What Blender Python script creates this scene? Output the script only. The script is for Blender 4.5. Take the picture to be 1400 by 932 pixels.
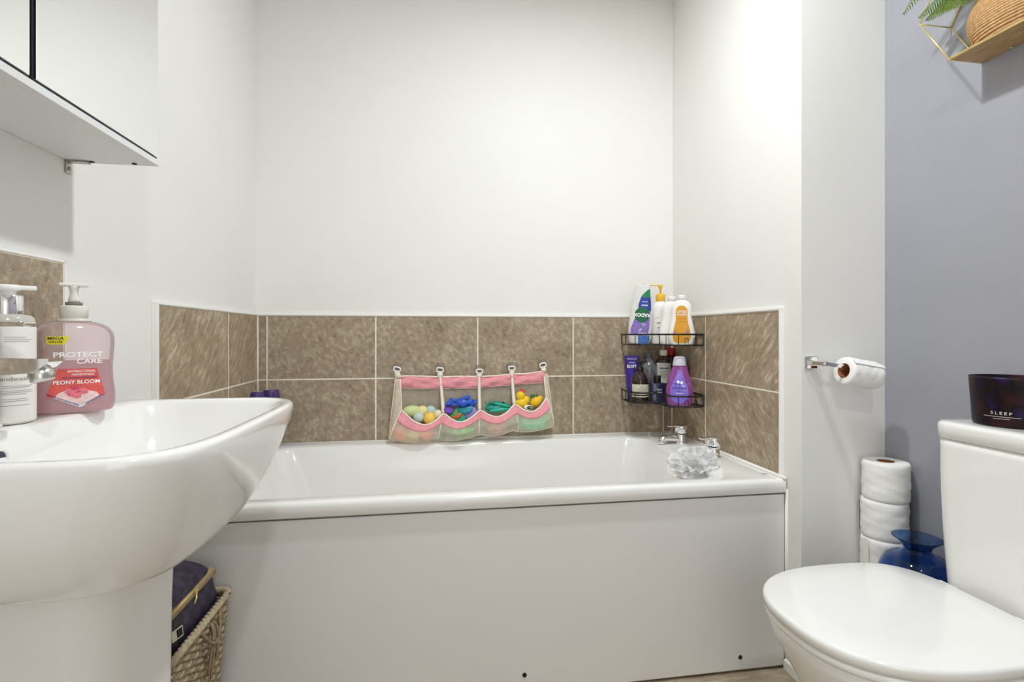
import bpy, bmesh, math, random
from mathutils import Vector, Matrix, Euler
from math import pi, sin, cos, radians

scene = bpy.context.scene
for o in list(bpy.data.objects):
    bpy.data.objects.remove(o)
COL = scene.collection

# ------------------------------------------------------------------ camera, world, light, exposure
CAM_H = 0.985
cam_data = bpy.data.cameras.new('camera')
cam_data.sensor_fit = 'HORIZONTAL'
cam_data.sensor_width = 36.0
cam_data.lens = 693.0 / 1400.0 * 36.0
cam_data.shift_y = -9.0 / 1400.0
cam_data.clip_start = 0.02
cam = bpy.data.objects.new('camera', cam_data)
cam.location = (0, 0, CAM_H)
cam.rotation_euler = (pi / 2, 0, -radians(8.86))
COL.objects.link(cam)
scene.camera = cam

scene.view_settings.view_transform = 'Standard'
scene.view_settings.look = 'None'
scene.view_settings.gamma = 1.0
scene.view_settings.use_curve_mapping = False
scene.view_settings.exposure = 0.0

scene.cycles.transparent_max_bounces = 24
scene.cycles.diffuse_bounces = 6

world = bpy.data.worlds.new('world')
scene.world = world
world.use_nodes = True
bg = world.node_tree.nodes['Background']
bg.inputs['Color'].default_value = (1.0, 1.0, 1.0, 1)
bg.inputs['Strength'].default_value = 1.0

LAMP_POWER = 17.4
BACK_FILL_POWER = 10.8  # strength of the added fill lamp behind the camera
LAMP_COLOR = (0.94, 0.985, 1.01)
DOOR_FILL_POWER = 5.0  # strength of the added fill light at the doorway

# ------------------------------------------------------------------ materials
def srgb(r, g, b):
    f = lambda c: (c / 12.92 if c <= 0.04045 else ((c + 0.055) / 1.055) ** 2.4)
    return (f(r / 255), f(g / 255), f(b / 255), 1)

MATS = {}
def mat(name, color=(0.8, 0.8, 0.8, 1), rough=0.5, metal=0.0, trans=0.0, coat=0.0, noise=0.0, nscale=20, bump=0.0,
        bscale=200, alpha=1.0, spec=0.5, emit=0.0, sub=0.0, ior=1.45):
    """procedural principled material; noise varies the colour, bump roughens the surface"""
    if name in MATS: return MATS[name]
    m = bpy.data.materials.new(name); m.use_nodes = True
    nt = m.node_tree; p = nt.nodes['Principled BSDF']
    p.inputs['Base Color'].default_value = color
    p.inputs['Roughness'].default_value = rough
    p.inputs['Metallic'].default_value = metal
    p.inputs['Transmission Weight'].default_value = trans
    p.inputs['Coat Weight'].default_value = coat
    p.inputs['Coat Roughness'].default_value = 0.05
    p.inputs['Specular IOR Level'].default_value = spec
    p.inputs['IOR'].default_value = ior
    p.inputs['Alpha'].default_value = alpha
    if sub:
        p.inputs['Subsurface Weight'].default_value = sub
        p.inputs['Subsurface Radius'].default_value = (0.01, 0.01, 0.01)
    if emit:
        p.inputs['Emission Color'].default_value = color
        p.inputs['Emission Strength'].default_value = emit
    tc = nt.nodes.new('ShaderNodeTexCoord')
    nz = nt.nodes.new('ShaderNodeTexNoise'); nz.inputs['Scale'].default_value = nscale
    nz.inputs['Detail'].default_value = 4
    nt.links.new(tc.outputs['Object'], nz.inputs['Vector'])
    rp = nt.nodes.new('ShaderNodeValToRGB')
    k = noise
    rp.color_ramp.elements[0].position = 0.3; rp.color_ramp.elements[1].position = 0.7
    rp.color_ramp.elements[0].color = tuple(c * (1 - k) for c in color[:3]) + (1,)
    rp.color_ramp.elements[1].color = tuple(min(1, c * (1 + k)) for c in color[:3]) + (1,)
    nt.links.new(nz.outputs['Fac'], rp.inputs['Fac'])
    nt.links.new(rp.outputs['Color'], p.inputs['Base Color'])
    if bump:
        n2 = nt.nodes.new('ShaderNodeTexNoise'); n2.inputs['Scale'].default_value = bscale
        n2.inputs['Detail'].default_value = 3
        nt.links.new(tc.outputs['Object'], n2.inputs['Vector'])
        b = nt.nodes.new('ShaderNodeBump'); b.inputs['Strength'].default_value = bump
        b.inputs['Distance'].default_value = 0.001
        nt.links.new(n2.outputs['Fac'], b.inputs['Height'])
        nt.links.new(b.outputs['Normal'], p.inputs['Normal'])
    MATS[name] = m
    return m

def tile_mat(name, cols, streak=0.6, ang=0.0, axis='X', sc=30, dist=.9, grain=.24):
    """riven stone-effect tile: every tile (mesh island) gets its own piece of the pattern"""
    m = bpy.data.materials.new(name); m.use_nodes = True
    nt = m.node_tree; N = nt.nodes; L = nt.links; p = N['Principled BSDF']
    tc = N.new('ShaderNodeTexCoord'); geo = N.new('ShaderNodeNewGeometry')
    mp = N.new('ShaderNodeMapping')
    L.new(tc.outputs['Object'], mp.inputs['Vector'])
    if axis == 'X':   mp.inputs['Rotation'].default_value = (ang, 0, 0)
    elif axis == 'Y': mp.inputs['Rotation'].default_value = (0, ang, 0)
    else:             mp.inputs['Rotation'].default_value = (0, 0, ang)
    mp2 = N.new('ShaderNodeMapping'); mp2.inputs['Scale'].default_value = (1, 1, 1)
    L.new(mp.outputs['Vector'], mp2.inputs['Vector'])
    # stretched along the local z so streaks run along one direction
    mp2.inputs['Scale'].default_value = (sc, sc, sc * (1 - streak))
    mul = N.new('ShaderNodeMath'); mul.operation = 'MULTIPLY'; mul.inputs[1].default_value = 37.0
    L.new(geo.outputs['Random Per Island'], mul.inputs[0])
    n1 = N.new('ShaderNodeTexNoise'); n1.noise_dimensions = '4D'; n1.inputs['Scale'].default_value = 1.0
    n1.inputs['Detail'].default_value = 9; n1.inputs['Roughness'].default_value = 0.68
    n1.inputs['Distortion'].default_value = dist
    L.new(mp2.outputs['Vector'], n1.inputs['Vector']); L.new(mul.outputs[0], n1.inputs['W'])
    n2 = N.new('ShaderNodeTexNoise'); n2.noise_dimensions = '4D'; n2.inputs['Scale'].default_value = 9
    n2.inputs['Detail'].default_value = 4
    L.new(tc.outputs['Object'], n2.inputs['Vector']); L.new(mul.outputs[0], n2.inputs['W'])
    n3 = N.new('ShaderNodeTexNoise'); n3.inputs['Scale'].default_value = 300; n3.inputs['Detail'].default_value = 3
    L.new(tc.outputs['Object'], n3.inputs['Vector'])
    a1 = N.new('ShaderNodeMath'); a1.operation = 'MULTIPLY_ADD'; a1.inputs[1].default_value = 0.45
    L.new(n2.outputs['Fac'], a1.inputs[0]); L.new(n1.outputs['Fac'], a1.inputs[2])
    a2 = N.new('ShaderNodeMath'); a2.operation = 'MULTIPLY_ADD'; a2.inputs[1].default_value = grain
    L.new(n3.outputs['Fac'], a2.inputs[0]); L.new(a1.outputs[0], a2.inputs[2])
    rp = N.new('ShaderNodeValToRGB'); cr = rp.color_ramp
    cr.elements[0].position = 0.60; cr.elements[0].color = cols[0]
    cr.elements[1].position = 1.06; cr.elements[1].color = cols[-1]
    for i, c in enumerate(cols[1:-1]):
        e = cr.elements.new(0.60 + 0.40 * (i + 1) / (len(cols) - 1)); e.color = c
    a3 = N.new('ShaderNodeMath'); a3.operation = 'SUBTRACT'; a3.inputs[1].default_value = (grain - .22) * .5
    L.new(a2.outputs[0], a3.inputs[0]); L.new(a3.outputs[0], rp.inputs['Fac'])
    L.new(rp.outputs['Color'], p.inputs['Base Color'])
    p.inputs['Roughness'].default_value = 0.5
    b = N.new('ShaderNodeBump'); b.inputs['Strength'].default_value = 0.5; b.inputs['Distance'].default_value = 0.002
    L.new(a1.outputs[0], b.inputs['Height']); L.new(b.outputs['Normal'], p.inputs['Normal'])
    return m

def net_mat(name, color, opacity):
    """fine see-through netting: woven threads over open holes"""
    if name in MATS: return MATS[name]
    m = bpy.data.materials.new(name); m.use_nodes = True
    nt = m.node_tree; N = nt.nodes; L = nt.links; N.remove(N['Principled BSDF'])
    out = N['Material Output']
    d = N.new('ShaderNodeBsdfDiffuse'); d.inputs['Color'].default_value = color
    t = N.new('ShaderNodeBsdfTranslucent'); t.inputs['Color'].default_value = color
    mx = N.new('ShaderNodeMixShader'); mx.inputs[0].default_value = 0.4
    L.new(d.outputs[0], mx.inputs[1]); L.new(t.outputs[0], mx.inputs[2])
    tr = N.new('ShaderNodeBsdfTransparent')
    tc = N.new('ShaderNodeTexCoord')
    nz = N.new('ShaderNodeTexNoise'); nz.inputs['Scale'].default_value = 60; nz.inputs['Detail'].default_value = 3
    L.new(tc.outputs['Object'], nz.inputs['Vector'])
    ma = N.new('ShaderNodeMath'); ma.operation = 'MULTIPLY_ADD'; ma.inputs[1].default_value = 0.35
    ma.inputs[2].default_value = opacity - 0.175
    L.new(nz.outputs['Fac'], ma.inputs[0])
    mx2 = N.new('ShaderNodeMixShader'); L.new(ma.outputs[0], mx2.inputs[0])
    L.new(tr.outputs[0], mx2.inputs[1]); L.new(mx.outputs[0], mx2.inputs[2])
    L.new(mx2.outputs[0], out.inputs['Surface'])
    MATS[name] = m
    return m

def clear_mat(name, color, tint=0.3, gloss=0.25, rough=0.03):
    """thin clear plastic or glass: tinted transparency under a glossy skin"""
    if name in MATS: return MATS[name]
    m = bpy.data.materials.new(name); m.use_nodes = True
    nt = m.node_tree; N = nt.nodes; L = nt.links; N.remove(N['Principled BSDF'])
    out = N['Material Output']
    tr = N.new('ShaderNodeBsdfTransparent'); tr.inputs['Color'].default_value = color
    df = N.new('ShaderNodeBsdfDiffuse'); df.inputs['Color'].default_value = color
    mx = N.new('ShaderNodeMixShader'); mx.inputs[0].default_value = tint
    L.new(tr.outputs[0], mx.inputs[1]); L.new(df.outputs[0], mx.inputs[2])
    gl = N.new('ShaderNodeBsdfGlossy'); gl.inputs['Roughness'].default_value = rough
    fr = N.new('ShaderNodeFresnel'); fr.inputs['IOR'].default_value = 1.45
    nz = N.new('ShaderNodeTexNoise'); nz.inputs['Scale'].default_value = 40
    tc = N.new('ShaderNodeTexCoord'); L.new(tc.outputs['Object'], nz.inputs['Vector'])
    bp = N.new('ShaderNodeBump'); bp.inputs['Strength'].default_value = 0.08; bp.inputs['Distance'].default_value = 0.002
    L.new(nz.outputs['Fac'], bp.inputs['Height']); L.new(bp.outputs['Normal'], gl.inputs['Normal'])
    ad = N.new('ShaderNodeMath'); ad.operation = 'MULTIPLY'; ad.inputs[1].default_value = gloss * 4
    ad.use_clamp = True
    L.new(fr.outputs[0], ad.inputs[0])
    mx2 = N.new('ShaderNodeMixShader'); L.new(ad.outputs[0], mx2.inputs[0])
    L.new(mx.outputs[0], mx2.inputs[1]); L.new(gl.outputs[0], mx2.inputs[2])
    L.new(mx2.outputs[0], out.inputs['Surface'])
    MATS[name] = m
    return m

M_wall = mat('white_paint', srgb(235, 234, 230), 0.75, noise=0.012, nscale=3, bump=0.25, bscale=300)
M_ceiling = mat('ceiling_paint', srgb(240, 239, 236), 0.85, noise=0.01, nscale=3)
M_grey = mat('grey_paint', srgb(160, 160, 168), 0.55, noise=0.03, nscale=4, bump=0.3, bscale=260)
M_ceramic = mat('white_ceramic', srgb(240, 239, 236), 0.12, coat=0.6, noise=0.006, nscale=4)
M_acrylic = mat('white_acrylic', srgb(240, 239, 236), 0.18, coat=0.35, noise=0.006, nscale=4)
M_panel = mat('panel_acrylic', srgb(228, 226, 223), 0.32, coat=0.1, noise=0.01, nscale=3)
M_grout = mat('grout', srgb(236, 230, 214), 0.8, noise=0.03, nscale=60)
M_silicone = mat('silicone', srgb(238, 236, 230), 0.4, noise=0.02, nscale=50)
M_chrome = mat('chrome', (0.86, 0.86, 0.87, 1), 0.06, metal=1.0)
M_steel = mat('brushed_steel', (0.62, 0.61, 0.58, 1), 0.3, metal=1.0, noise=0.1, nscale=90)
M_black = mat('black_metal', srgb(26, 24, 24), 0.4, noise=0.1, nscale=60)
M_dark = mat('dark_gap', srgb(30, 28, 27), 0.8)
M_white_pl = mat('white_plastic', srgb(244, 243, 240), 0.3, noise=0.01, nscale=30)
M_tile_back = tile_mat('stone_tile', [srgb(112, 96, 77), srgb(149, 132, 110), srgb(162, 146, 124), srgb(190, 175, 152)], 0.3, 0.5, 'Y', 62, .35, .4)
SIDE_COLS = [srgb(104, 87, 67), srgb(153, 135, 111), srgb(168, 150, 126), srgb(208, 192, 166)]
M_tile_side3 = tile_mat('riven_stone_right_upper', SIDE_COLS, 0.72, radians(-38), 'X', 85, .7, .3)
M_tile_side = tile_mat('riven_stone_left', SIDE_COLS, 0.72, radians(-38), 'X', 85, .7, .3)
M_tile_side2 = tile_mat('riven_stone_right', SIDE_COLS, 0.72, radians(40), 'X', 85, .7, .3)
M_floor = tile_mat('floor_stone', [srgb(120, 104, 84), srgb(150, 134, 112), srgb(170, 155, 132), srgb(190, 176, 154)], 0.8, radians(80), 'Y')

# ------------------------------------------------------------------ mesh helpers
def link(name, me, parent=None, mats=None):
    o = bpy.data.objects.new(name, me)
    COL.objects.link(o)
    if parent is not None: o.parent = parent
    if mats:
        for m in (mats if isinstance(mats, (list, tuple)) else [mats]):
            me.materials.append(m)
    return o

def empty(name, loc=(0, 0, 0), rz=0.0, rot=None):
    o = bpy.data.objects.new(name, None)
    o.location = loc
    o.rotation_euler = rot if rot else (0, 0, rz)
    o.empty_display_size = 0.05
    COL.objects.link(o)
    return o

def tag(o, label, cat, group=None):
    o['label'] = label; o['category'] = cat
    if group: o['group'] = group
    return o

def struct(o):
    o['kind'] = 'structure'
    return o

class MB:
    """collects shapes into one mesh"""
    def __init__(s):
        s.v = []; s.f = []; s.mi = []; s.sm = []
    def add(s, vs, fs, mi=0, smooth=False):
        k = len(s.v)
        s.v.extend([tuple(v) for v in vs])
        for f in fs:
            s.f.append([k + i for i in f]); s.mi.append(mi); s.sm.append(smooth)
        return s
    def box(s, x0, x1, y0, y1, z0, z1, bev=0.0, mi=0, M=None, seg=2):
        bm = bmesh.new()
        bmesh.ops.create_cube(bm, size=1.0)
        for v in bm.verts:
            v.co = Vector((x0 + (v.co.x + .5) * (x1 - x0), y0 + (v.co.y + .5) * (y1 - y0), z0 + (v.co.z + .5) * (z1 - z0)))
        if bev > 0:
            bmesh.ops.bevel(bm, geom=list(bm.edges), offset=bev, segments=seg, profile=0.6, affect='EDGES')
        if M is not None: bmesh.ops.transform(bm, matrix=M, verts=bm.verts)
        bm.verts.index_update()
        s.add([v.co[:] for v in bm.verts], [[v.index for v in f.verts] for f in bm.faces], mi, False)
        bm.free()
        return s
    def loft(s, rings, mi=0, cap0=True, cap1=True, smooth=True, closed=True):
        n = len(rings[0]); vs = [p for r in rings for p in r]; fs = []
        for i in range(len(rings) - 1):
            for j in range(n if closed else n - 1):
                a = i * n + j; b = i * n + (j + 1) % n
                fs.append([a, b, b + n, a + n])
        if cap0: fs.append(list(range(n))[::-1])
        if cap1: fs.append([(len(rings) - 1) * n + j for j in range(n)])
        return s.add(vs, fs, mi, smooth)
    def lathe(s, prof, c=(0, 0, 0), n=32, mi=0, smooth=True, M=None, cap0=True, cap1=True):
        rings = []
        for r, z in prof:
            ring = [Vector((r * cos(2 * pi * j / n), r * sin(2 * pi * j / n), z)) for j in range(n)]
            if M is not None: ring = [M @ p for p in ring]
            rings.append([p + Vector(c) for p in ring])
        return s.loft(rings, mi, cap0, cap1, smooth)
    def tube(s, pts, r, n=8, mi=0, closed=False, flat=1.0):
        pts = [Vector(p) for p in pts]; m = len(pts)
        rs = r if isinstance(r, (list, tuple)) else [r] * m
        rings = []; up = None
        for i, p in enumerate(pts):
            if closed: t = pts[(i + 1) % m] - pts[i - 1]
            else: t = pts[min(i + 1, m - 1)] - pts[max(i - 1, 0)]
            if t.length < 1e-9: t = Vector((0, 0, 1))
            t.normalize()
            if up is None:
                up = Vector((0, 0, 1)) if abs(t.z) < 0.9 else Vector((1, 0, 0))
            u = up - t * up.dot(t)
            if u.length < 1e-6: u = t.orthogonal()
            u.normalize(); up = u; w = t.cross(u)
            rings.append([p + (u * cos(2 * pi * j / n) * flat + w * sin(2 * pi * j / n)) * rs[i] for j in range(n)])
        if closed: rings.append(rings[0])
        return s.loft(rings, mi, not closed, not closed, True)
    def ball(s, c, r, mi=0, seg=20, rg=12, M=None):
        r = (r, r, r) if not isinstance(r, (tuple, list)) else r
        rings = []
        for i in range(1, rg):
            a = pi * i / rg
            rings.append([Vector((r[0] * sin(a) * cos(2 * pi * j / seg), r[1] * sin(a) * sin(2 * pi * j / seg), -r[2] * cos(a))) for j in range(seg)])
        k = len(rings)
        vs = [p for rr in rings for p in rr] + [Vector((0, 0, -r[2])), Vector((0, 0, r[2]))]
        fs = []
        for i in range(k - 1):
            for j in range(seg):
                a = i * seg + j; b = i * seg + (j + 1) % seg
                fs.append([a, b, b + seg, a + seg])
        for j in range(seg):
            fs.append([k * seg, (j + 1) % seg, j])
            fs.append([k * seg + 1, (k - 1) * seg + j, (k - 1) * seg + (j + 1) % seg])
        if M is not None: vs = [M @ v for v in vs]
        vs = [v + Vector(c) for v in vs]
        return s.add(vs, fs, mi, True)
    def grid(s, P, mi=0, smooth=True, flip=False):
        """P[i][j] points"""
        n = len(P); m = len(P[0]); vs = [p for r in P for p in r]; fs = []
        for i in range(n - 1):
            for j in range(m - 1):
                a = i * m + j
                q = [a, a + 1, a + m + 1, a + m]
                fs.append(q[::-1] if flip else q)
        return s.add(vs, fs, mi, smooth)
    def build(s, name, mats, parent=None, weld=False):
        me = bpy.data.meshes.new(name)
        me.from_pydata(s.v, [], s.f)
        me.polygons.foreach_set('material_index', s.mi)
        me.polygons.foreach_set('use_smooth', s.sm)
        me.update()
        bm = bmesh.new(); bm.from_mesh(me)
        if weld: bmesh.ops.remove_doubles(bm, verts=bm.verts, dist=1e-5)
        bmesh.ops.recalc_face_normals(bm, faces=bm.faces)
        bm.to_mesh(me); bm.free()
        return link(name, me, parent, mats)

def thicken(o, t, offset=0.0):
    md = o.modifiers.new('thickness', 'SOLIDIFY'); md.thickness = t; md.offset = offset
    return o

def rrect(x0, x1, y0, y1, r, z, k=8):
    """rounded rectangle, 4*(k+1) points"""
    pts = []
    r = min(r, (x1 - x0) / 2 - 1e-4, (y1 - y0) / 2 - 1e-4)
    for cx, cy, a0 in ((x1 - r, y1 - r, 0), (x0 + r, y1 - r, 90), (x0 + r, y0 + r, 180), (x1 - r, y0 + r, 270)):
        for i in range(k + 1):
            a = radians(a0 + 90 * i / k)
            pts.append(Vector((cx + r * cos(a), cy + r * sin(a), z)))
    return pts

def crom(P, sub=6):
    """Catmull-Rom through tuples"""
    P = [tuple(p) for p in P]; out = []
    n = len(P)
    for i in range(n - 1):
        p0 = P[max(i - 1, 0)]; p1 = P[i]; p2 = P[i + 1]; p3 = P[min(i + 2, n - 1)]
        for k in range(sub):
            t = k / sub
            out.append(tuple(0.5 * (2 * b + (c - a) * t + (2 * a - 5 * b + 4 * c - d) * t * t + (3 * b - a - 3 * c + d) * t ** 3)
                             for a, b, c, d in zip(p0, p1, p2, p3)))
    out.append(P[-1])
    return out

def crom_closed(P, sub=6):
    n = len(P); out = []
    for i in range(n):
        p0, p1, p2, p3 = P[i - 1], P[i], P[(i + 1) % n], P[(i + 2) % n]
        for k in range(sub):
            t = k / sub
            out.append(tuple(0.5 * (2 * b + (c - a) * t + (2 * a - 5 * b + 4 * c - d) * t * t + (3 * b - a - 3 * c + d) * t ** 3)
                             for a, b, c, d in zip(p0, p1, p2, p3)))
    return out

def lerp(a, b, t): return a + (b - a) * t
def interp(tab, x):
    if x <= tab[0][0]: return tab[0][1]
    for (a, va), (b, vb) in zip(tab, tab[1:]):
        if x <= b: return lerp(va, vb, (x - a) / (b - a))
    return tab[-1][1]

_text_cache = {}
def text_verts(s, size=1.0, bold=0.0, spacing=1.0):
    key = (s, bold, spacing)
    if key not in _text_cache:
        cu = bpy.data.curves.new('lettering_source', 'FONT')
        cu.body = s; cu.size = 1.0; cu.offset = bold; cu.align_x = 'CENTER'; cu.align_y = 'CENTER'
        cu.resolution_u = 3; cu.space_character = spacing
        ob = bpy.data.objects.new('lettering_source', cu); COL.objects.link(ob)
        dg = bpy.context.evaluated_depsgraph_get(); dg.update()
        me = bpy.data.meshes.new_from_object(ob.evaluated_get(dg))
        bm = bmesh.new(); bm.from_mesh(me)
        bmesh.ops.triangulate(bm, faces=bm.faces); bm.to_mesh(me); bm.free()
        _text_cache[key] = ([v.co.copy() for v in me.vertices], [list(p.vertices) for p in me.polygons])
        bpy.data.objects.remove(ob); bpy.data.curves.remove(cu); bpy.data.meshes.remove(me)
    v, f = _text_cache[key]
    return [c * size for c in v], f

class Bot:
    """bottle body: profile of (z, half width, half depth), superelliptic section"""
    def __init__(s, prof, n=2.0, sub=5, seg=40):
        s.prof = crom(prof, sub) if sub > 1 else prof
        s.n = n; s.seg = seg
        s.ta = [(p[0], p[1]) for p in s.prof]; s.tb = [(p[0], p[2]) for p in s.prof]
    def mb(s, mb=None, mi=0, z0=None, z1=None, k=1.0):
        mb = mb or MB(); e = 2 / s.n; rings = []
        prof = s.prof
        if z0 is not None:
            zs = [z0] + [p[0] for p in prof if z0 < p[0] < z1] + [z1]
            prof = [(z, interp(s.ta, z), interp(s.tb, z)) for z in zs]
        for z, a, b in prof:
            a = max(a, 1e-4) * k; b = max(b, 1e-4) * k
            ring = []
            for j in range(s.seg):
                t = 2 * pi * j / s.seg; c_, s_ = cos(t), sin(t)
                ring.append(Vector((a * math.copysign(abs(c_) ** e, c_), b * math.copysign(abs(s_) ** e, s_), z)))
            rings.append(ring)
        return mb.loft(rings, mi)
    def surf(s, x, z, eps=0.0004):
        a = interp(s.ta, z); b = interp(s.tb, z)
        q = min(abs(x) / a, 0.985)
        return Vector((math.copysign(q * a, x), -b * (1 - q ** s.n) ** (1 / s.n) - eps, z))
    def decal(s, name, rows, m, parent, eps=0.0005, nr=16, nc=12):
        P = []
        z0, z1 = rows[0][0], rows[-1][0]
        tl = [(r[0], r[1]) for r in rows]; tr = [(r[0], r[2]) for r in rows]
        for i in range(nr + 1):
            z = lerp(z0, z1, i / nr); l = interp(tl, z); r = interp(tr, z)
            P.append([s.surf(lerp(l, r, j / nc), z, eps) for j in range(nc + 1)])
        return MB().grid(P).build(name, m, parent)
    def text(s, name, txt, size, x, z, m, parent, eps=0.0009, rot=0.0, bold=0.0, sx=1.0):
        mb = MB(); vs, fs = text_verts(txt, size, bold)
        c_, s_ = cos(rot), sin(rot)
        out = []
        for v in vs:
            vx = v.x * sx; vy = v.y
            out.append(s.surf(x + vx * c_ - vy * s_, z + vx * s_ + vy * c_, eps))
        return mb.add(out, fs).build(name, m, parent)

# ------------------------------------------------------------------ the room
XL, XR, XG, YB, YF, YFRONT, HC = -0.67, 1.031, 1.303, 2.07, 1.294, -1.15, 2.425
struct(MB().box(XL - .12, XG + .12, YFRONT - .9, YB + .12, -.1, 0).build('floor', M_floor))
struct(MB().box(XL - .12, XG + .12, YFRONT - .12, YB + .12, HC, HC + .1).build('ceiling', M_ceiling))
struct(MB().box(XL - .12, XL, YFRONT - .12, YB + .12, 0, HC).build('wall_left', M_wall))
struct(MB().box(XL, XG + .12, YB, YB + .12, 0, HC).build('wall_back', M_wall))
wb = MB().box(XR, XG + .12, YF, YB, 0, HC, bev=0.002)
struct(wb.build('wall_right', M_wall))
struct(MB().box(XG, XG + .12, YFRONT - .12, YF, 0, HC).build('wall_grey', M_grey))
# wall behind the camera with an open doorway
wf = MB()
wf.box(XL, -0.25, YFRONT - .12, YFRONT, 0, HC)
wf.box(0.60, XG, YFRONT - .12, YFRONT, 0, HC)
wf.box(-0.25, 0.60, YFRONT - .12, YFRONT, 2.05, HC)
struct(wf.build('wall_front', M_wall))
fr = MB()
for x0, x1 in ((-0.30, -0.235), (0.585, 0.65)):
    fr.box(x0, x1, YFRONT, YFRONT + .018, 0, 2.10, .004)
fr.box(-0.30, 0.65, YFRONT, YFRONT + .018, 2.035, 2.10, .004)
struct(fr.build('trim_1', M_white_pl))

def tiles(name, plane, pos, us, zs, m, sgn, u_end, cut=0.0, th=0.008, m2=None):
    """tile panel on a wall: raised tiles on a grout bed"""
    mb = MB(); g = 0.0026
    def bx(u0, u1, z0, z1, t, bev, mi):
        if plane == 'Y': mb.box(u0, u1, pos - t, pos, z0, z1, bev, mi)
        else:
            a, b = (pos, pos + t) if sgn > 0 else (pos - t, pos)
            mb.box(a, b, u0, u1, z0, z1, bev, mi)
    bx(us[0], us[-1], zs[0], zs[-1], th - 0.0005, 0, 1)
    for i in range(len(us) - 1):
        for j in range(len(zs) - 1):
            bx(us[i] + g, us[i + 1] - g, zs[j] + g, zs[j + 1] - g, th, 0.0003, 2 if (m2 and j == 1) else 0)
    return struct(mb.build(name, [m, M_grout, m2 or m]))

ZT = (0.5605, 0.811, 1.058)
tiles('trim_2', 'Y', YB, (XL, -0.6275, -0.2235, 0.1804, 0.5814, 0.982, XR), ZT, M_tile_back, 1, 0)
tiles('trim_3', 'X', XL, (1.351, 1.785, YB - .008), ZT, M_tile_side, 1, 0, m2=M_tile_side2)
tiles('trim_4', 'X', XR, (1.372, 1.790, YB - .008), ZT, M_tile_side2, -1, 0, m2=M_tile_side3)
tiles('trim_5', 'X', XL, (0.52, 0.78, 1.035), (0.853, 1.115), M_tile_back, 1, 0)
# white edging strips round the tiles
ed = MB()
ed.box(XL, XR, YB - .012, YB, 1.058, 1.066, .0015)
ed.box(XL, XL + .0118, 1.341, YB, 1.0582, 1.066, .001)
ed.box(XL, XL + .012, 1.341, 1.351, .555, 1.058, .001)
ed.box(XR - .0118, XR, 1.364, YB, 1.0582, 1.066, .001)
ed.box(XR - .012, XR, 1.364, 1.372, .555, 1.058, .001)
ed.box(XL, XL + .0095, 0.52, 1.039, 1.115, 1.119, .001)
ed.box(XL, XL + .0095, 1.035, 1.039, .853, 1.119, .001)
struct(ed.build('trim_6', M_white_pl))
# sealant lines
se = MB()
se.tube([(XL + .01, YB - .010, .5625), (XR - .01, YB - .010, .5625)], .006)
se.tube([(XL + .010, 1.35, .5625), (XL + .010, YB - .01, .5625)], .006)
se.tube([(XR - .010, 1.345, .5625), (XR - .010, YB - .01, .5625)], .006)
se.tube([(XR - .001, 1.352, .01), (XR - .001, 1.352, .53)], .005)
se.tube([(XL + .009, YB - .009, .565), (XL + .009, YB - .009, 1.058)], .003)
se.tube([(XR - .009, YB - .009, .565), (XR - .009, YB - .009, 1.058)], .003)
struct(se.build('trim_7', M_silicone))
# skirting boards
struct(MB().box(XG - .014, XG, YFRONT, YF, 0, .10, .003).build('baseboard_right', M_white_pl))
struct(MB().box(XR - .001, XG - .014, YF - .014, YF, 0, .10, .003).box(XR - .012, XR, YF - .014, 1.352, 0, .03, .002).build('baseboard_back', M_white_pl))
struct(MB().box(XL, XL + .014, YFRONT, 1.05, 0, .10, .003).build('baseboard_left', M_white_pl))
struct(MB().box(XL + .014, -0.30, YFRONT, YFRONT + .014, 0, .10, .003).box(.65, XG - .014, YFRONT, YFRONT + .014, 0, .10, .003).build('baseboard_front', M_white_pl))

# ceiling lights: recessed downlights, the one near the doorway added as fill
def downlight(x, y, power, label, spread=pi):
    t = empty('ceiling_light', (x, y, HC))
    tag(t, label, 'ceiling light', None)
    MB().lathe([(.058, -.002), (.060, -.006), (.056, -.010), (.046, -.008), (.046, -.003)], n=40, cap0=False, cap1=False).build('light_trim', M_white_pl, t)
    MB().lathe([(.0001, -.0035), (.046, -.0035)], n=40, cap0=False, cap1=False).build('light_lens', mat('lamp_lens', (1, .97, .92, 1), .5, emit=6.0), t)
    ld = bpy.data.lights.new('ceiling_lamp', 'AREA'); ld.shape = 'DISK'; ld.size = 0.09
    ld.energy = power; ld.color = LAMP_COLOR; ld.spread = spread
    lo = bpy.data.objects.new('ceiling_lamp', ld); lo.location = (0, 0, -.013); lo.parent = t
    COL.objects.link(lo)
    return t
downlight(.45, 1.03, LAMP_POWER, 'round white recessed ceiling light between the bath and the basin')
downlight(.30, -.35, BACK_FILL_POWER, 'unseen round white ceiling light added near the doorway as fill')  # added lamp, out of view, lifts surfaces facing the camera
hl = bpy.data.lights.new('doorway_fill', 'AREA'); hl.shape = 'RECTANGLE'; hl.size = .75; hl.size_y = 1.7  # added area light outside the doorway, soft fill from behind the camera
hl.energy = DOOR_FILL_POWER; hl.color = (1, 1, .995)
hlo = bpy.data.objects.new('doorway_fill', hl); hlo.location = (.175, YFRONT - .3, 1.1)
hlo.rotation_euler = (pi / 2, 0, 0); COL.objects.link(hlo)

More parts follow.
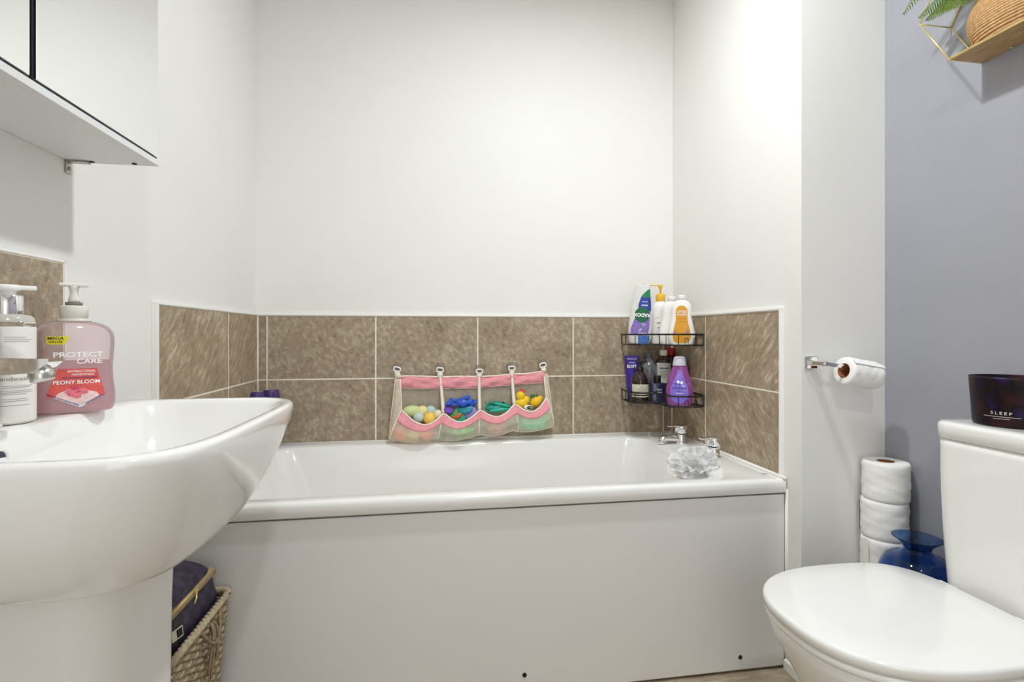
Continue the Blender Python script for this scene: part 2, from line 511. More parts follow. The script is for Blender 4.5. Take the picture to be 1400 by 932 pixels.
# ------------------------------------------------------------------ bathtub
bt = empty('bathtub', (0.18, 1.7, 0.0)); bt.location = (0, 0, 0)
tag(bt, 'white acrylic bathtub along the back wall with stone tiles above it', 'bathtub')
x0, x1, y0, y1 = XL + .002, XR - .002, 1.345, YB - .010
R = [rrect(x0 + .012, x1 - .012, y0 + .012, y1, .012, .522),
     rrect(x0, x1, y0 + .004, y1, .01, .520), rrect(x0, x1, y0, y1, .01, .524), rrect(x0, x1, y0, y1, .01, .549),
     rrect(x0, x1, y0 + .002, y1, .012, .555), rrect(x0, x1, y0 + .007, y1, .014, .5592), rrect(x0 + .006, x1 - .006, y0 + .014, y1 - .006, .016, .5605),
     rrect(-.600, .868, 1.392, 2.022, .09, .5595), rrect(-.592, .862, 1.400, 2.015, .09, .556), rrect(-.586, .856, 1.407, 2.009, .09, .547),
     rrect(-.555, .842, 1.425, 1.992, .10, .44), rrect(-.48, .825, 1.445, 1.972, .11, .30), rrect(-.43, .81, 1.46, 1.96, .12, .215),
     rrect(-.38, .78, 1.49, 1.93, .12, .18), rrect(-.30, .70, 1.55, 1.87, .12, .172)]
# subdivide between rings for smooth shading only where it curves
MB().loft(R, 0, False, True).build('tub', M_acrylic, bt)
mk = MB()
for i in range(5):
    mk.tube([(.985 + .004 * i, 1.400, .5615 + .001), (.9845 + .004 * i, 1.406, .5615 + .001)], .0005, 4)
mk.tube([(.983, 1.3995, .562), (1.004, 1.3995, .562)], .0004, 4)
mk.build('maker_mark', mat('mark_grey', srgb(120, 130, 150), .5), bt)
dr = MB().lathe([(.0001, .178), (.03, .178), (.034, .176), (.035, .172)], (.70, 1.71, 0), 28, cap0=False)
dr.build('drain', M_chrome, bt)
bp = MB().box(XL + .002, XR - .004, 1.356, 1.374, .008, .514, .003).build('side_panel', M_panel, bt)
for sx_, sz_ in ((.2456, .060), (.8836, .046)):
    MB().lathe([(.006, 0), (.006, .002), (.0045, .003), (.0001, .0015)], (sx_, 1.356, sz_), 16, M=Matrix.Rotation(pi / 2, 4, 'X')).build('screw_hole', M_dark, bp)
# dark strip that colours in the shade of the gap under the rim
shade_strip = MB().box(XL + .01, XR - .012, 1.372, 1.385, .43, .515)
struct(shade_strip.build('trim_8', M_dark))

# ------------------------------------------------------------------ bath taps
def bath_tap(name, loc, label, rz=0.0):
    t = empty(name, loc, rz); tag(t, label, 'tap', 'pair of chrome bath taps')
    MB().lathe([(.024, 0), (.024, .004), (.021, .006), (.0195, .008), (.0195, .030), (.0175, .034), (.0175, .038)], n=36).build('body', M_chrome, t)
    sp = MB()
    P = crom([(-.008, 0, .018), (-.035, 0, .021), (-.062, 0, .023), (-.078, 0, .020), (-.083, 0, .008)], 6)
    sp.tube(P, [lerp(.013, .0115, i / (len(P) - 1)) for i in range(len(P))], 16)
    sp.lathe([(.0125, 0), (.0125, .008), (.011, .009)], (-.083, 0, .002), 20)
    sp.build('spout', M_chrome, t)
    hd = MB().lathe([(.0195, .040), (.0235, .042), (.0240, .066), (.0225, .070), (.018, .0715), (.0001, .072)], n=36, cap1=False)
    hd.box(-.056, -.010, -.0075, .0075, .0655, .0715, .0025)
    hd.build('lever', M_chrome, t)
    MB().lathe([(.0180, .0375), (.0190, .039), (.0180, .0405)], n=32, cap0=False, cap1=False).build('collar', M_dark, t)
    return t
bath_tap('bath_tap', (.957, 1.622, .5605), 'near chrome bath tap with the white puff cord looped round it', radians(8))
bath_tap('bath_tap', (.957, 1.855, .5605), 'far chrome bath tap, nearest the tiled back corner', radians(4))

# ------------------------------------------------------------------ shower puff
random.seed(7)
pf = empty('shower_puff', (.846, 1.540, .566)); tag(pf, 'white netting shower puff hanging from the near bath tap', 'shower puff')
M_puff = net_mat('puff_netting', (1, 1, 1, 1), .78)
mb = MB()
for k in range(95):
    # a ruffled ribbon petal fanning out from the centre
    d = Vector((random.gauss(0, 1), random.gauss(0, 1), random.gauss(0, 1))).normalized()
    u = d.orthogonal().normalized(); w = d.cross(u)
    rot = random.uniform(0, 2 * pi); u2 = u * cos(rot) + w * sin(rot); w2 = d.cross(u2)
    L_ = random.uniform(.060, .098); W_ = random.uniform(.028, .048); ph = random.uniform(0, 6)
    P = []
    for i in range(5):
        s_ = i / 4
        row = []
        for j in range(15):
            q = j / 14 * 2 - 1
            ruff = .010 * s_ * sin(q * 9 + ph) + .005 * s_ * sin(q * 17 + ph * 2)
            rr = .012 + s_ * (L_ - .012) * (1 - .28 * q * q)
            p = d * rr + u2 * q * W_ * (.25 + .75 * s_) + w2 * (ruff + .012 * s_ * s_ * q)
            row.append(Vector((p.x * 1.05, p.y * .85, p.z * .66 - .004)))
        P.append(row)
    mb.grid(P)
mb.ball((0, 0, -.004), (.062, .050, .040), seg=24, rg=14)
mb.build('netting', M_puff, pf)
cord = crom([(.060, .03, .02), (.082, .052, .024), (.1065, .064, .0285), (.1220, .066, .0315), (.1335, .082, .035), (.130, .100, .037), (.111, .107, .036), (.092, .098, .033), (.0865, .078, .030), (.070, .050, .025), (.050, .03, .02)], 6)
MB().tube(cord, .0028, 8).build('hanging_cord', mat('white_cord', srgb(250, 249, 246), .7, bump=.4, bscale=900), pf)

# ------------------------------------------------------------------ basin and pedestal
wb_ = empty('wash_basin', (0, 0, 0)); tag(wb_, 'white ceramic wash basin on the left wall with rounded front corners', 'wash basin')
BX0, BY = XL + .002, 0.863
def bring(sx, sy, z, n=5.0, cx=.205, cnt=72, xo=0.0, yo=0.0):
    """basin outline: boxy towards the wall, rounded in front; sx,sy scale away from the wall / about the centre"""
    out = []
    for j in range(cnt):
        t = 2 * pi * j / cnt; c_, s_ = cos(t), sin(t)
        nn = n if c_ > 0 else 12.0
        e = 2 / nn
        x = math.copysign(abs(c_) ** e, c_); y = math.copysign(abs(s_) ** e, s_)
        fx = .203 if c_ > 0 else .201
        bow = 0.0
        X = (.201 + x * fx) * sx + xo
        Y = y * .279 * sy + yo
        out.append(Vector((BX0 + X, BY + Y, z)))
    return out
TOP = .853
outer = [(1.0, 1.0, TOP - .012, 4.6), (.998, .998, TOP - .022, 4.4), (.985, .985, TOP - .043, 4.2), (.964, .962, TOP - .070, 4.0), (.935, .925, TOP - .100, 3.9), (.905, .880, TOP - .128, 3.8),
         (.87, .825, TOP - .153, 3.8), (.84, .775, TOP - .171, 3.8), (.82, .74, TOP - .1815, 3.8), (.80, .71, TOP - .186, 3.8)]
rings = [bring(a, b, z, n, yo=.045 * (1 - b)) for a, b, z, n in outer][::-1]
rings += [bring(1.0, 1.0, TOP - .006, 4.6), bring(.995, .994, TOP - .002, 4.6), bring(.985, .984, TOP, 4.6)]
def iring(xa, xb, hy, z, n=3.6, cnt=72, yc=BY):
    out = []
    cx = (xa + xb) / 2; hx = (xb - xa) / 2
    for j in range(cnt):
        t = 2 * pi * j / cnt; c_, s_ = cos(t), sin(t); e = 2 / n
        out.append(Vector((cx + hx * math.copysign(abs(c_) ** e, c_), yc + hy * math.copysign(abs(s_) ** e, s_), z)))
    return out
rings += [iring(-.588, -.283, .262, TOP - .0005, 4.2), iring(-.584, -.287, .257, TOP - .003, 4.2), iring(-.581, -.291, .252, TOP - .010, 4.0),
          iring(-.572, -.303, .238, TOP - .045, 3.6), iring(-.562, -.325, .215, TOP - .085, 3.2), iring(-.545, -.352, .175, TOP - .112, 2.8), iring(-.51, -.40, .10, TOP - .122, 2.4), iring(-.475, -.435, .022, TOP - .126, 2.0)]
MB().loft(rings, 0, True, True).build('bowl', M_ceramic, wb_)
# overflow hole with its chrome ring seen from the side, drain
Mo = Matrix.Rotation(radians(97), 4, 'Y')
oh = MB().lathe([(.0165, -.001), (.0165, .002), (.0135, .0028), (.0125, .0008)], n=28, M=Mo, cap0=False, cap1=False)
oh = oh.build('overflow_ring', M_ceramic, wb_); oh.location = (-.5755, .775, TOP - .037)
od = MB().lathe([(.0001, .0012), (.0128, .0012)], n=28, M=Mo, cap0=False, cap1=False).build('overflow_hole', mat('overflow_dark', srgb(42, 28, 66), .3), wb_)
od.location = (-.5755, .775, TOP - .037)
MB().lathe([(.0001, .006), (.020, .006), (.028, .003), (.030, 0)], (-.455, BY, TOP - .124), 28, cap0=False).build('drain', M_chrome, wb_)

pd = MB()
pr = []
for z, k in ((0, 1.06), (.02, 1.05), (.06, 1.0), (.30, .97), (.55, .99), (.660, 1.02), (.6665, 1.02)):
    pr.append([Vector((-.67 + .002 + (p.x + .668) , p.y, z)) for p in
               [Vector((-.668 + (q.x) , q.y, 0)) for q in []]] or
              [Vector((v.x, v.y, z)) for v in rrect(-.62, -.43 + (.012 * (k - 1) * 10), BY - .107 * k, BY + .107 * k, .055, z, 10)])
tag(pd.loft(pr).build('basin_pedestal', M_ceramic), 'white ceramic pedestal standing on the floor under the basin', 'pedestal')

# basin mixer tap
tp = empty('basin_mixer_tap', (-.623, .800, TOP)); tag(tp, 'square chrome mixer tap on the basin ledge', 'tap')
MB().box(-.023, .021, -.022, .022, 0, .007, .002).box(-.020, .017, -.019, .019, .007, .137, .003).build('body', M_chrome, tp)
sp = MB()
def quad_ring(x, z0, z1, w): return [Vector((x, -w, z0)), Vector((x, w, z0)), Vector((x, w, z1)), Vector((x, -w, z1))]
sp.loft([quad_ring(-.012, .076, .101, .016), quad_ring(.055, .077, .100, .016), quad_ring(.078, .079, .099, .016), quad_ring(.092, .086, .0985, .015), quad_ring(.101, .094, .0985, .014)], smooth=False)
sp.build('spout', M_chrome, tp)
Ma = Matrix.Rotation(radians(-16), 4, 'Y')
MB().lathe([(.0125, -.010), (.0140, -.008), (.0140, .004), (.0120, .006), (.0120, .012)], (0.083, 0, .0765), 28, M=Ma).build('aerator', M_steel, tp)
lv = MB()
lv.box(-.020, .017, -.019, .019, .140, .150, .002)
lv.box(-.015, .070, -.010, .010, .1425, .1495, .002)
lv.build('lever', M_chrome, tp)

# ------------------------------------------------------------------ mirror cabinet
cb = empty('mirror_cabinet', (0, 0, 0)); tag(cb, 'white wall cabinet with mirrored doors above the basin', 'cabinet')
CX0, CX1, CY0, CY1, CZ0, CZ1 = XL + .001, -.533, .445, 1.066, 1.307, 1.93
t_ = .016
M_carc = mat('white_laminate', srgb(226, 226, 226), .45, noise=.01)
MB().box(CX0, CX1, CY0, CY1, CZ0, CZ0 + t_, .0008).box(CX0, CX1, CY0, CY1, CZ1 - t_, CZ1, .0008).box(CX0, CX1, CY0, CY0 + t_, CZ0 + t_, CZ1 - t_, .0008)\
    .box(CX0, CX1, CY1 - t_, CY1, CZ0 + t_, CZ1 - t_, .0008).box(CX0, CX0 + .006, CY0 + t_, CY1 - t_, CZ0 + t_, CZ1 - t_)\
    .box(CX0, CX1 - .01, CY0 + t_, CY1 - t_, 1.60, 1.612)\
    .box(CX1, CX1 + .0145, CY0, CY1, CZ0, CZ0 + .011, .0008).build('carcass', M_carc, cb)
M_mirror = mat('mirror', (.90, .91, .90, 1), .02, metal=1.0)
M_edge = mat('mirror_edge', srgb(60, 66, 72), .3, metal=.3)
for ya, yb in ((CY0, .7525), (.7575, CY1 - .002)):
    d_ = MB().box(CX1 + .001, CX1 + .011, ya, yb, CZ0 + .0135, CZ1, .001).build('door', M_edge, cb)
    MB().box(CX1 + .011, CX1 + .0148, ya + .0015, yb - .0045, CZ0 + .015, CZ1 - .0015, .0008).build('mirror_glass', M_mirror, d_)
for x in (-.628, -.556):
    MB().lathe([(.0001, -.0015), (.004, -.0015), (.0045, 0)], (x, 1.054, CZ0), 14, cap0=False).build('screw', M_dark, cb)
br = MB().box(XL + .0005, XL + .0035, 1.048, 1.062, CZ0 - .024, CZ0 - .0005, .0008)
br.box(XL + .0005, XL + .036, 1.048, 1.062, CZ0 - .0035, CZ0 - .0005, .0008)
br.lathe([(.004, 0), (.003, .002), (.0001, .0025)], (XL + .0035, 1.055, CZ0 - .015), 12, M=Matrix.Rotation(pi / 2, 4, 'Y'), cap1=False)
br.build('wall_bracket', mat('zinc', (.45, .42, .38, 1), .35, metal=1, noise=.3, nscale=120), cb)

# ------------------------------------------------------------------ toilet
TY = .883
tl = empty('toilet', (0, 0, 0)); tag(tl, 'white close-coupled toilet with closed lid in front of the grey wall', 'toilet')
def lidring(sx, sy, z, n=2.5, cnt=96, x0=.672, xm=.93, x1=1.115, xo=0, front=1.0):
    out = []
    for j in range(cnt):
        t = 2 * pi * j / cnt; c_, s_ = cos(t), sin(t)
        if c_ < 0: n_, hx = n, (xm - x0) * sx
        else: n_, hx = 3.4, (x1 - xm) * sy
        e = 2 / n_
        out.append(Vector((xm + xo + hx * math.copysign(abs(c_) ** e, c_), TY + .192 * sy * math.copysign(abs(s_) ** e, s_), z)))
    return out
LZ = .441
lid = [lidring(.985, .985, LZ - .021), lidring(1, 1, LZ - .020), lidring(1.0, 1.0, LZ - .006), lidring(.99, .99, LZ - .0015), lidring(.97, .97, LZ), lidring(.7, .7, LZ + .002), lidring(.3, .3, LZ + .003)]
MB().loft(lid).build('lid', mat('toilet_seat_plastic', srgb(240, 239, 236), .16, coat=.4, noise=.005), tl)
seat = [lidring(.96, .96, LZ - .0225), lidring(.99, .99, LZ - .024), lidring(.99, .99, LZ - .034), lidring(.98, .98, LZ - .038), lidring(.9, .9, LZ - .039)]
MB().loft(seat).build('seat', MATS['toilet_seat_plastic'], tl)
for yy in (TY - .075, TY + .075):
    MB().box(1.095, 1.128, yy - .022, yy + .022, LZ - .04, LZ - .006, .006).build('hinge', M_white_pl, tl)
bow = [(.50, .58, 0, .03), (.52, .60, .012, .03), (.50, .57, .05, .03), (.50, .56, .12, .02), (.60, .64, .20, .01), (.76, .78, .28, 0), (.89, .90, .34, 0), (.955, .955, .375, 0), (.97, .97, .392, 0), (.965, .965, .4005, 0), (.93, .93, .4015, 0)]
# the bowl runs back under the cistern to the wall
br_ = []
for sx, sy, z, xo in [tuple(p) for p in crom(bow, 4)]:
    r_ = lidring(sx, sy, z, 2.4)
    r2 = []
    for p in r_:
        X = p.x
        if X > .93: X = .93 + (X - .93) * (1.285 - .93) / ((1.115 - .93) * sy) * 1.0
        k_ = 1 - .38 * max(0, X - .93) / .355
        r2.append(Vector((X, TY + (p.y - TY) * k_, z)))
    br_.append(r2)
MB().loft(br_).build('bowl', M_ceramic, tl)
# cistern body and lid
CTY = .815
def cring(x0, hy, z, r=.035, x1=XG - .003, k=8): return rrect(x0, x1, CTY - hy, CTY + hy, r, z, k)
cs = [(1.142, .174, .4025), (1.138, .178, .42), (1.135, .181, .47), (1.131, .184, .55), (1.128, .186, .65), (1.127, .187, .7525)]
MB().loft([cring(a, b, z, .042) for a, b, z in crom(cs, 4)]).build('cistern', M_ceramic, tl)
MB().loft([cring(1.130, .184, .7525, .040), cring(1.127, .187, .7540, .042), cring(1.124, .190, .7555, .044), cring(1.123, .191, .780, .045), cring(1.1245, .1895, .787, .045), cring(1.130, .184, .7905, .04), cring(1.15, .16, .7915, .04)]).build('cistern_lid', M_ceramic, tl)
MB().lathe([(.026, .790), (.026, .7945), (.023, .796), (.0001, .7955)], (1.225, CTY - .08, 0), 28, cap1=False).build('flush_button', M_chrome, tl)

# ------------------------------------------------------------------ candle on the cistern
cd = empty('candle', (1.222, .905, .7915), radians(0)); tag(cd, 'dark candle jar lettered SLEEP on top of the toilet cistern', 'candle')
jar = Bot([(0, .060, .060), (.003, .0635, .0635), (.03, .0655, .0655), (.07, .068, .068), (.104, .070, .070)], 2, 4, 64)
M_jar = bpy.data.materials.new('dark_glass'); M_jar.use_nodes = True
nt = M_jar.node_tree; pz = nt.nodes['Principled BSDF']; pz.inputs['Roughness'].default_value = .4; pz.inputs['Specular IOR Level'].default_value = .2
tc = nt.nodes.new('ShaderNodeTexCoord'); nz = nt.nodes.new('ShaderNodeTexNoise'); nz.inputs['Scale'].default_value = 22
rp = nt.nodes.new('ShaderNodeValToRGB'); rp.color_ramp.elements[0].color = srgb(48, 17, 21); rp.color_ramp.elements[0].position = .35
rp.color_ramp.elements[1].color = srgb(42, 17, 66); rp.color_ramp.elements[1].position = .65
e = rp.color_ramp.elements.new(.5); e.color = srgb(14, 9, 13)
nt.links.new(tc.outputs['Object'], nz.inputs['Vector']); nt.links.new(nz.outputs['Fac'], rp.inputs['Fac']); nt.links.new(rp.outputs['Color'], pz.inputs['Base Color'])
prof = [(z, a) for z, a, b in jar.prof]
MB().lathe([(a, z) for z, a in prof] + [(.0665, .104), (.0640, .075), (.0001, .075)], n=64, cap1=False).build('jar', M_jar, cd)
MB().lathe([(.0001, .0765), (.0635, .0765)], n=48, cap0=False, cap1=False).build('wax', mat('wax', srgb(226, 216, 200), .5), cd)
MB().tube([(0, 0, .076), (.001, 0, .088)], .001, 6).build('wick', M_dark, cd)
M_silver = mat('silver_print', srgb(214, 208, 206), .4)
# lettering faces the room (towards -x, -y)
face = empty('front_print', (0, 0, 0)); face.parent = cd; face.rotation_euler = (0, 0, -radians(68))
def on_jar(name, kind, *a):
    o = jar.text(name, *a) if kind == 't' else jar.decal(name, *a)
    o.parent = cd; o.rotation_euler = (0, 0, -radians(68)); return o
on_jar('lettering', 't', 'S L E E P', .0082, 0.0, .030, M_silver, cd, .0006, 0, .012, 1.15)
on_jar('printed_line', 'd', [(.0224, -.029, .029), (.0232, -.029, .029)], M_silver, cd, .0009)
on_jar('printed_line', 'd', [(.0182, -.013, .013), (.0190, -.013, .013)], M_silver, cd, .0009)
bpy.data.objects.remove(face)

# ------------------------------------------------------------------ toilet roll holder and roll
M_tissue = mat('tissue', srgb(244, 243, 240), .9, noise=.012, nscale=30, bump=.7, bscale=160)
M_card = mat('cardboard', srgb(140, 90, 50), .85, noise=.15, nscale=60)
hd_ = empty('toilet_roll_holder', (1.058, YF, .905)); tag(hd_, 'chrome toilet roll holder arm fixed to the white wall', 'toilet roll holder')
MB().box(-.019, .019, -.010, 0, -.019, .019, .003).build('wall_plate', M_chrome, hd_)
MB().box(-.009, .009, -.060, -.008, -.007, .007, .002).build('post', M_chrome, hd_)
ar = MB().box(-.006, .150, -.066, -.056, -.0055, .0055, .002, M=Matrix.Rotation(radians(9), 4, 'Y'))
ar.build('arm', M_chrome, hd_)

def roll(loc, r, h, label, group, rot=None, seed=0, hole=.020):
    random.seed(seed)
    t = empty('toilet_roll', loc, rot=rot or (0, 0, random.uniform(0, 6)))
    tag(t, label, 'toilet roll', group)
    n = 64
    mb = MB(); prof = [(hole, .001), (r - .003, 0), (r - .0005, .002)]
    k = 14
    rings = []
    ph = [random.uniform(0, 6) for _ in range(6)]
    def rr(th, z, base):
        w = .0011 * sin(3 * th + ph[0] + z * 60) * sin(z * 190 + ph[1] + 2 * sin(th + ph[2])) + .0006 * sin(z * 420 + 3 * sin(2 * th + ph[3]))
        return base + w
    rings.append([Vector((hole * cos(2 * pi * j / n), hole * sin(2 * pi * j / n), .001)) for j in range(n)])
    rings.append([Vector(((r - .005) * cos(2 * pi * j / n), (r - .005) * sin(2 * pi * j / n), .0)) for j in range(n)])
    for i in range(k + 1):
        z = .002 + (h - .004) * i / k
        edge = -.0012 if i in (0, k) else 0
        rings.append([Vector((rr(2 * pi * j / n, z, r + edge) * cos(2 * pi * j / n), rr(2 * pi * j / n, z, r + edge) * sin(2 * pi * j / n), z)) for j in range(n)])
    rings.append([Vector(((r - .005) * cos(2 * pi * j / n), (r - .005) * sin(2 * pi * j / n), h)) for j in range(n)])
    rings.append([Vector((hole * cos(2 * pi * j / n), hole * sin(2 * pi * j / n), h - .001)) for j in range(n)])
    mb.loft(rings, 0, False, False)
    # loose end of the paper
    a0 = ph[4]
    P = [[Vector(((r + .0012 + .002 * q * q) * cos(a0 + q * .35), (r + .0012 + .002 * q * q) * sin(a0 + q * .35), .002 + (h - .004) * i / 8 )) for q in [j / 5 for j in range(6)]] for i in range(9)]
    mb.grid(P)
    mb.build('paper', M_tissue, t)
    MB().lathe([(hole, .0005), (hole, h - .0005), (hole - .0012, h - .0005), (hole - .0012, .0005), (hole, .0005)], n=40, cap0=False, cap1=False).build('cardboard_tube', M_card, t)
    return t
roll((1.112, 1.233, .886), .0385, .098, 'small half-used toilet roll hanging on the chrome holder', None, rot=(0, radians(90 + 9.5), 0), seed=3, hole=.0205)
G = 'spare toilet rolls stacked in the corner'
lab = ['bottom spare toilet roll of the corner stack, hidden behind the toilet'] * 3 + [
    'third spare toilet roll from the top, half hidden by the toilet and blue vase', 'middle one of the three spare toilet rolls in view in the corner stack', 'top spare toilet roll of the corner stack, its tube opening showing']
lab[0] = 'lowest spare toilet roll of the stack, on the floor'; lab[1] = 'second spare toilet roll up from the floor'; lab[2] = 'third spare toilet roll up from the floor, behind the toilet'
dx = [0, .002, -.002, -.004, .000, .004]
for i in range(6):
    roll((1.243 + dx[i] * .5, 1.236 - abs(dx[i]) * .5, .001 + i * .1055), .0555, .105, lab[i], G, seed=10 + i, hole=.021)

# ------------------------------------------------------------------ blue glass vase
vs_ = [(.060, 0), (.070, .006), (.086, .06), (.093, .15), (.096, .26), (.096, .34), (.093, .385), (.084, .410), (.062, .428), (.040, .437), (.031, .446), (.029, .452), (.034, .462), (.046, .472), (.053, .478)]
vs_ = crom([(r * (.88 if z < .42 else 1), z) for r, z in vs_], 3)
M_blue = mat('blue_glass', srgb(120, 164, 224), .03, trans=1.0, noise=.25, nscale=14, ior=1.35)
vin = [(r - .0035, z + (.004 if i == 0 else 0)) for i, (r, z) in enumerate(vs_)][::-1]
rings_ = vs_ + vin
vz = MB().lathe(rings_[:], n=56, cap0=True, cap1=True)
tag(vz.build('vase', M_blue), 'blue glass vase with a flared rim on the floor beside the toilet', 'vase').location = (1.193, 1.093, .001)

# ------------------------------------------------------------------ hexagonal gold shelf
sh = empty('wall_shelf', (0, 0, 0)); tag(sh, 'gold wire hexagon wall shelf with a wooden board on the grey wall', 'shelf')
M_gold = mat('gold_metal', srgb(236, 216, 140), .35, metal=.7)
SXF, SXB = 1.210, XG - .003
def hexpts(x):
    ya, yb, zb = 1.028, .560, 1.636
    h = .128
    return [Vector((x, ya, zb)), Vector((x, ya + .073, zb + h)), Vector((x, ya, zb + 2 * h)), Vector((x, yb, zb + 2 * h)), Vector((x, yb - .073, zb + h)), Vector((x, yb, zb))]
fr_ = MB()
for x in (SXF, SXB):
    H = hexpts(x)
    for a, b in zip(H, H[1:] + H[:1]): fr_.tube([a, b], .0017, 8)
    for p in H: fr_.ball(p, .0020, seg=8, rg=6)
for a, b in zip(hexpts(SXF), hexpts(SXB)): fr_.tube([a, b], .0016, 8)
fr_.build('wire_frame', M_gold, sh)
M_wood = bpy.data.materials.new('shelf_wood'); M_wood.use_nodes = True
nt = M_wood.node_tree; pz = nt.nodes['Principled BSDF']; pz.inputs['Roughness'].default_value = .5
tc = nt.nodes.new('ShaderNodeTexCoord'); mp = nt.nodes.new('ShaderNodeMapping'); mp.inputs['Scale'].default_value = (60, 5, 60)
nz = nt.nodes.new('ShaderNodeTexNoise'); nz.inputs['Detail'].default_value = 6
rp = nt.nodes.new('ShaderNodeValToRGB'); rp.color_ramp.elements[0].color = srgb(150, 116, 72); rp.color_ramp.elements[1].color = srgb(196, 164, 116)
rp.color_ramp.elements[0].position = .3; rp.color_ramp.elements[1].position = .7
nt.links.new(tc.outputs['Object'], mp.inputs['Vector']); nt.links.new(mp.outputs['Vector'], nz.inputs['Vector'])
nt.links.new(nz.outputs['Fac'], rp.inputs['Fac']); nt.links.new(rp.outputs['Color'], pz.inputs['Base Color'])
MB().box(SXF + .001, SXB - .001, .562, 1.026, 1.634, 1.642, .001).build('shelf_board', M_wood, sh)
MB().lathe([(.004, 0), (.003, .002)], (1.292, .958, 1.632), 10).build('screw', M_steel, sh)

# ------------------------------------------------------------------ rope pot with fern
fp = empty('potted_fern', (1.2555, .921, 1.642)); tag(fp, 'green fern in a rope-wrapped pot on the gold shelf', 'potted plant')
prf = crom([(.036, 0), (.047, .012), (.054, .035), (.0555, .06), (.052, .085), (.043, .107), (.036, .115)], 3)
inner = MB().lathe([(a, b) for a, b in prf] + [(.030, .115), (.030, .104), (.0001, .104)], n=48, cap1=False, M=Matrix.Diagonal((.70, 1.66, 1, 1)))
M_rope = mat('jute_rope', srgb(196, 156, 108), .85, noise=.22, nscale=140, bump=1.0, bscale=500)
pot = inner.build('pot', M_rope, fp)
pot_tilt = Matrix.Rotation(radians(0), 4, 'X')
coil = MB(); pts = []
turns = 19; N_ = turns * 48
for i in range(N_ + 1):
    z = .004 + .108 * i / N_; a = 2 * pi * turns * i / N_
    r = interp([(b, a_) for a_, b in prf], z) + .0022
    tw = .0006 * sin(a * 18)
    pts.append(Vector(((r + tw) * cos(a) * .70, (r + tw) * sin(a) * 1.66, z + .006 * cos(a - 2.6) * min(1, z / .03))))
coil.tube(pts, .0036, 7)
coil.build('rope_coil', M_rope, pot)
M_leaf = mat('fern_leaf', srgb(158, 196, 96), .5, noise=.38, nscale=90)
M_leaf2 = mat('fern_stem', srgb(126, 150, 70), .5, noise=.2)
def frond(pts, wmax, n=30, droop=.25):
    mb = MB(); P = [Vector(p) for p in crom(pts, 10)]
    L = len(P)
    mb.tube(P, [lerp(.0013, .0004, i / (L - 1)) for i in range(L)], 5, mi=1)
    for i in range(1, n):
        s = .12 + .87 * i / n; k = s * (L - 1); i0 = int(k); p = P[i0].lerp(P[min(i0 + 1, L - 1)], k - i0)
        t = (P[min(i0 + 1, L - 1)] - P[max(i0 - 1, 0)]).normalized()
        side = t.cross(Vector((0, 0, 1)));
        side = side.normalized() if side.length > 1e-3 else Vector((1, 0, 0))
        w = wmax * (sin(pi * min(1, s * .9 + .08)) ** .8) * (1 - .25 * s)
        for sg in (-1, 1):
            d = (side * sg + t * .45 + Vector((0, 0, -droop))).normalized()
            nrm = d.cross(t).normalized(); q = d.cross(nrm).normalized()
            rows = []
            for a in range(6):
                u = a / 5; ww = .0023 * (sin(pi * min(1, u * .93 + .07)) ** .6) * (w / wmax * .6 + .4)
                c_ = p + d * (w * u) + Vector((0, 0, -.12 * w * u * u))
                rows.append([c_ - q * ww, c_ + nrm * .0006, c_ + q * ww])
            mb.grid(rows)
    return mb
random.seed(21)
base = Vector((0, 0, .108))
# long fronds arching along the wall towards the bath, others filling out the crown
fl = [[(0, .01, .11), (-.02, .07, .20), (-.045, .15, .215), (-.06, .215, .165)],
      [(.0, .01, .11), (-.005, .08, .140), (-.012, .14, .150), (-.018, .19, .140)],
      [(-.01, .0, .11), (-.025, .05, .135), (-.036, .10, .142), (-.045, .155, .128)],
      [(-.01, -.02, .11), (-.030, .02, .130), (-.042, .07, .134), (-.052, .12, .118)],
      [(-.01, .01, .11), (-.02, .06, .15), (-.035, .13, .158), (-.045, .185, .140)],
      [(-.01, 0, .11), (-.04, .04, .17), (-.08, .10, .19), (-.10, .16, .165)],
      [(.01, .01, .11), (.02, .06, .19), (.02, .12, .20), (.01, .17, .18)],
      [(0, 0, .11), (-.06, -.02, .19), (-.13, -.05, .21), (-.17, -.08, .17)],
      [(0, 0, .11), (-.02, -.06, .20), (-.05, -.14, .22), (-.06, -.20, .18)],
      [(0, 0, .11), (-.03, -.02, .22), (-.07, .02, .28), (-.12, .05, .26)],
      [(0, 0, .11), (.0, .03, .22), (-.02, .09, .27), (-.03, .15, .25)],
      [(0, 0, .11), (.0, -.05, .20), (.01, -.12, .24), (.01, -.18, .21)]]
for i, q in enumerate(fl):
    frond(q, .036 if i < 5 else .032, 34).build('frond', [M_leaf, M_leaf2], fp)

# ------------------------------------------------------------------ bottles on the basin ledge
T0 = TOP + .0005
wbt = empty('soap_bottle', (-.6265, .862, T0), radians(36)); tag(wbt, 'white pump bottle with a chrome collar behind the basin tap', 'soap bottle')
M_print = mat('grey_print', srgb(150, 148, 144), .6)
wb1 = Bot([(0, .0285, .0285), (.002, .0312, .0312), (.012, .032, .032), (.10, .032, .032), (.138, .032, .032), (.142, .0315, .0315)], 2, 4, 48)
wb1.mb().build('bottle_body', mat('bottle_white', srgb(238, 236, 230), .35, noise=.01), wbt)
MB().lathe([(.0315, .142), (.0315, .145), (.030, .156), (.026, .160), (.020, .161)], n=40, cap0=False).build('shoulder', mat('clear_grey_plastic', srgb(196, 192, 184), .2, noise=.04), wbt)
MB().lathe([(.0175, .160), (.0178, .162), (.0178, .188), (.0165, .190)], n=36).build('collar', M_chrome, wbt)
pm = MB().lathe([(.010, .189), (.010, .196), (.0145, .197), (.0150, .203), (.013, .2055)], n=28)
pm.box(.004, .032, -.0065, .0065, .1985, .205, .002)
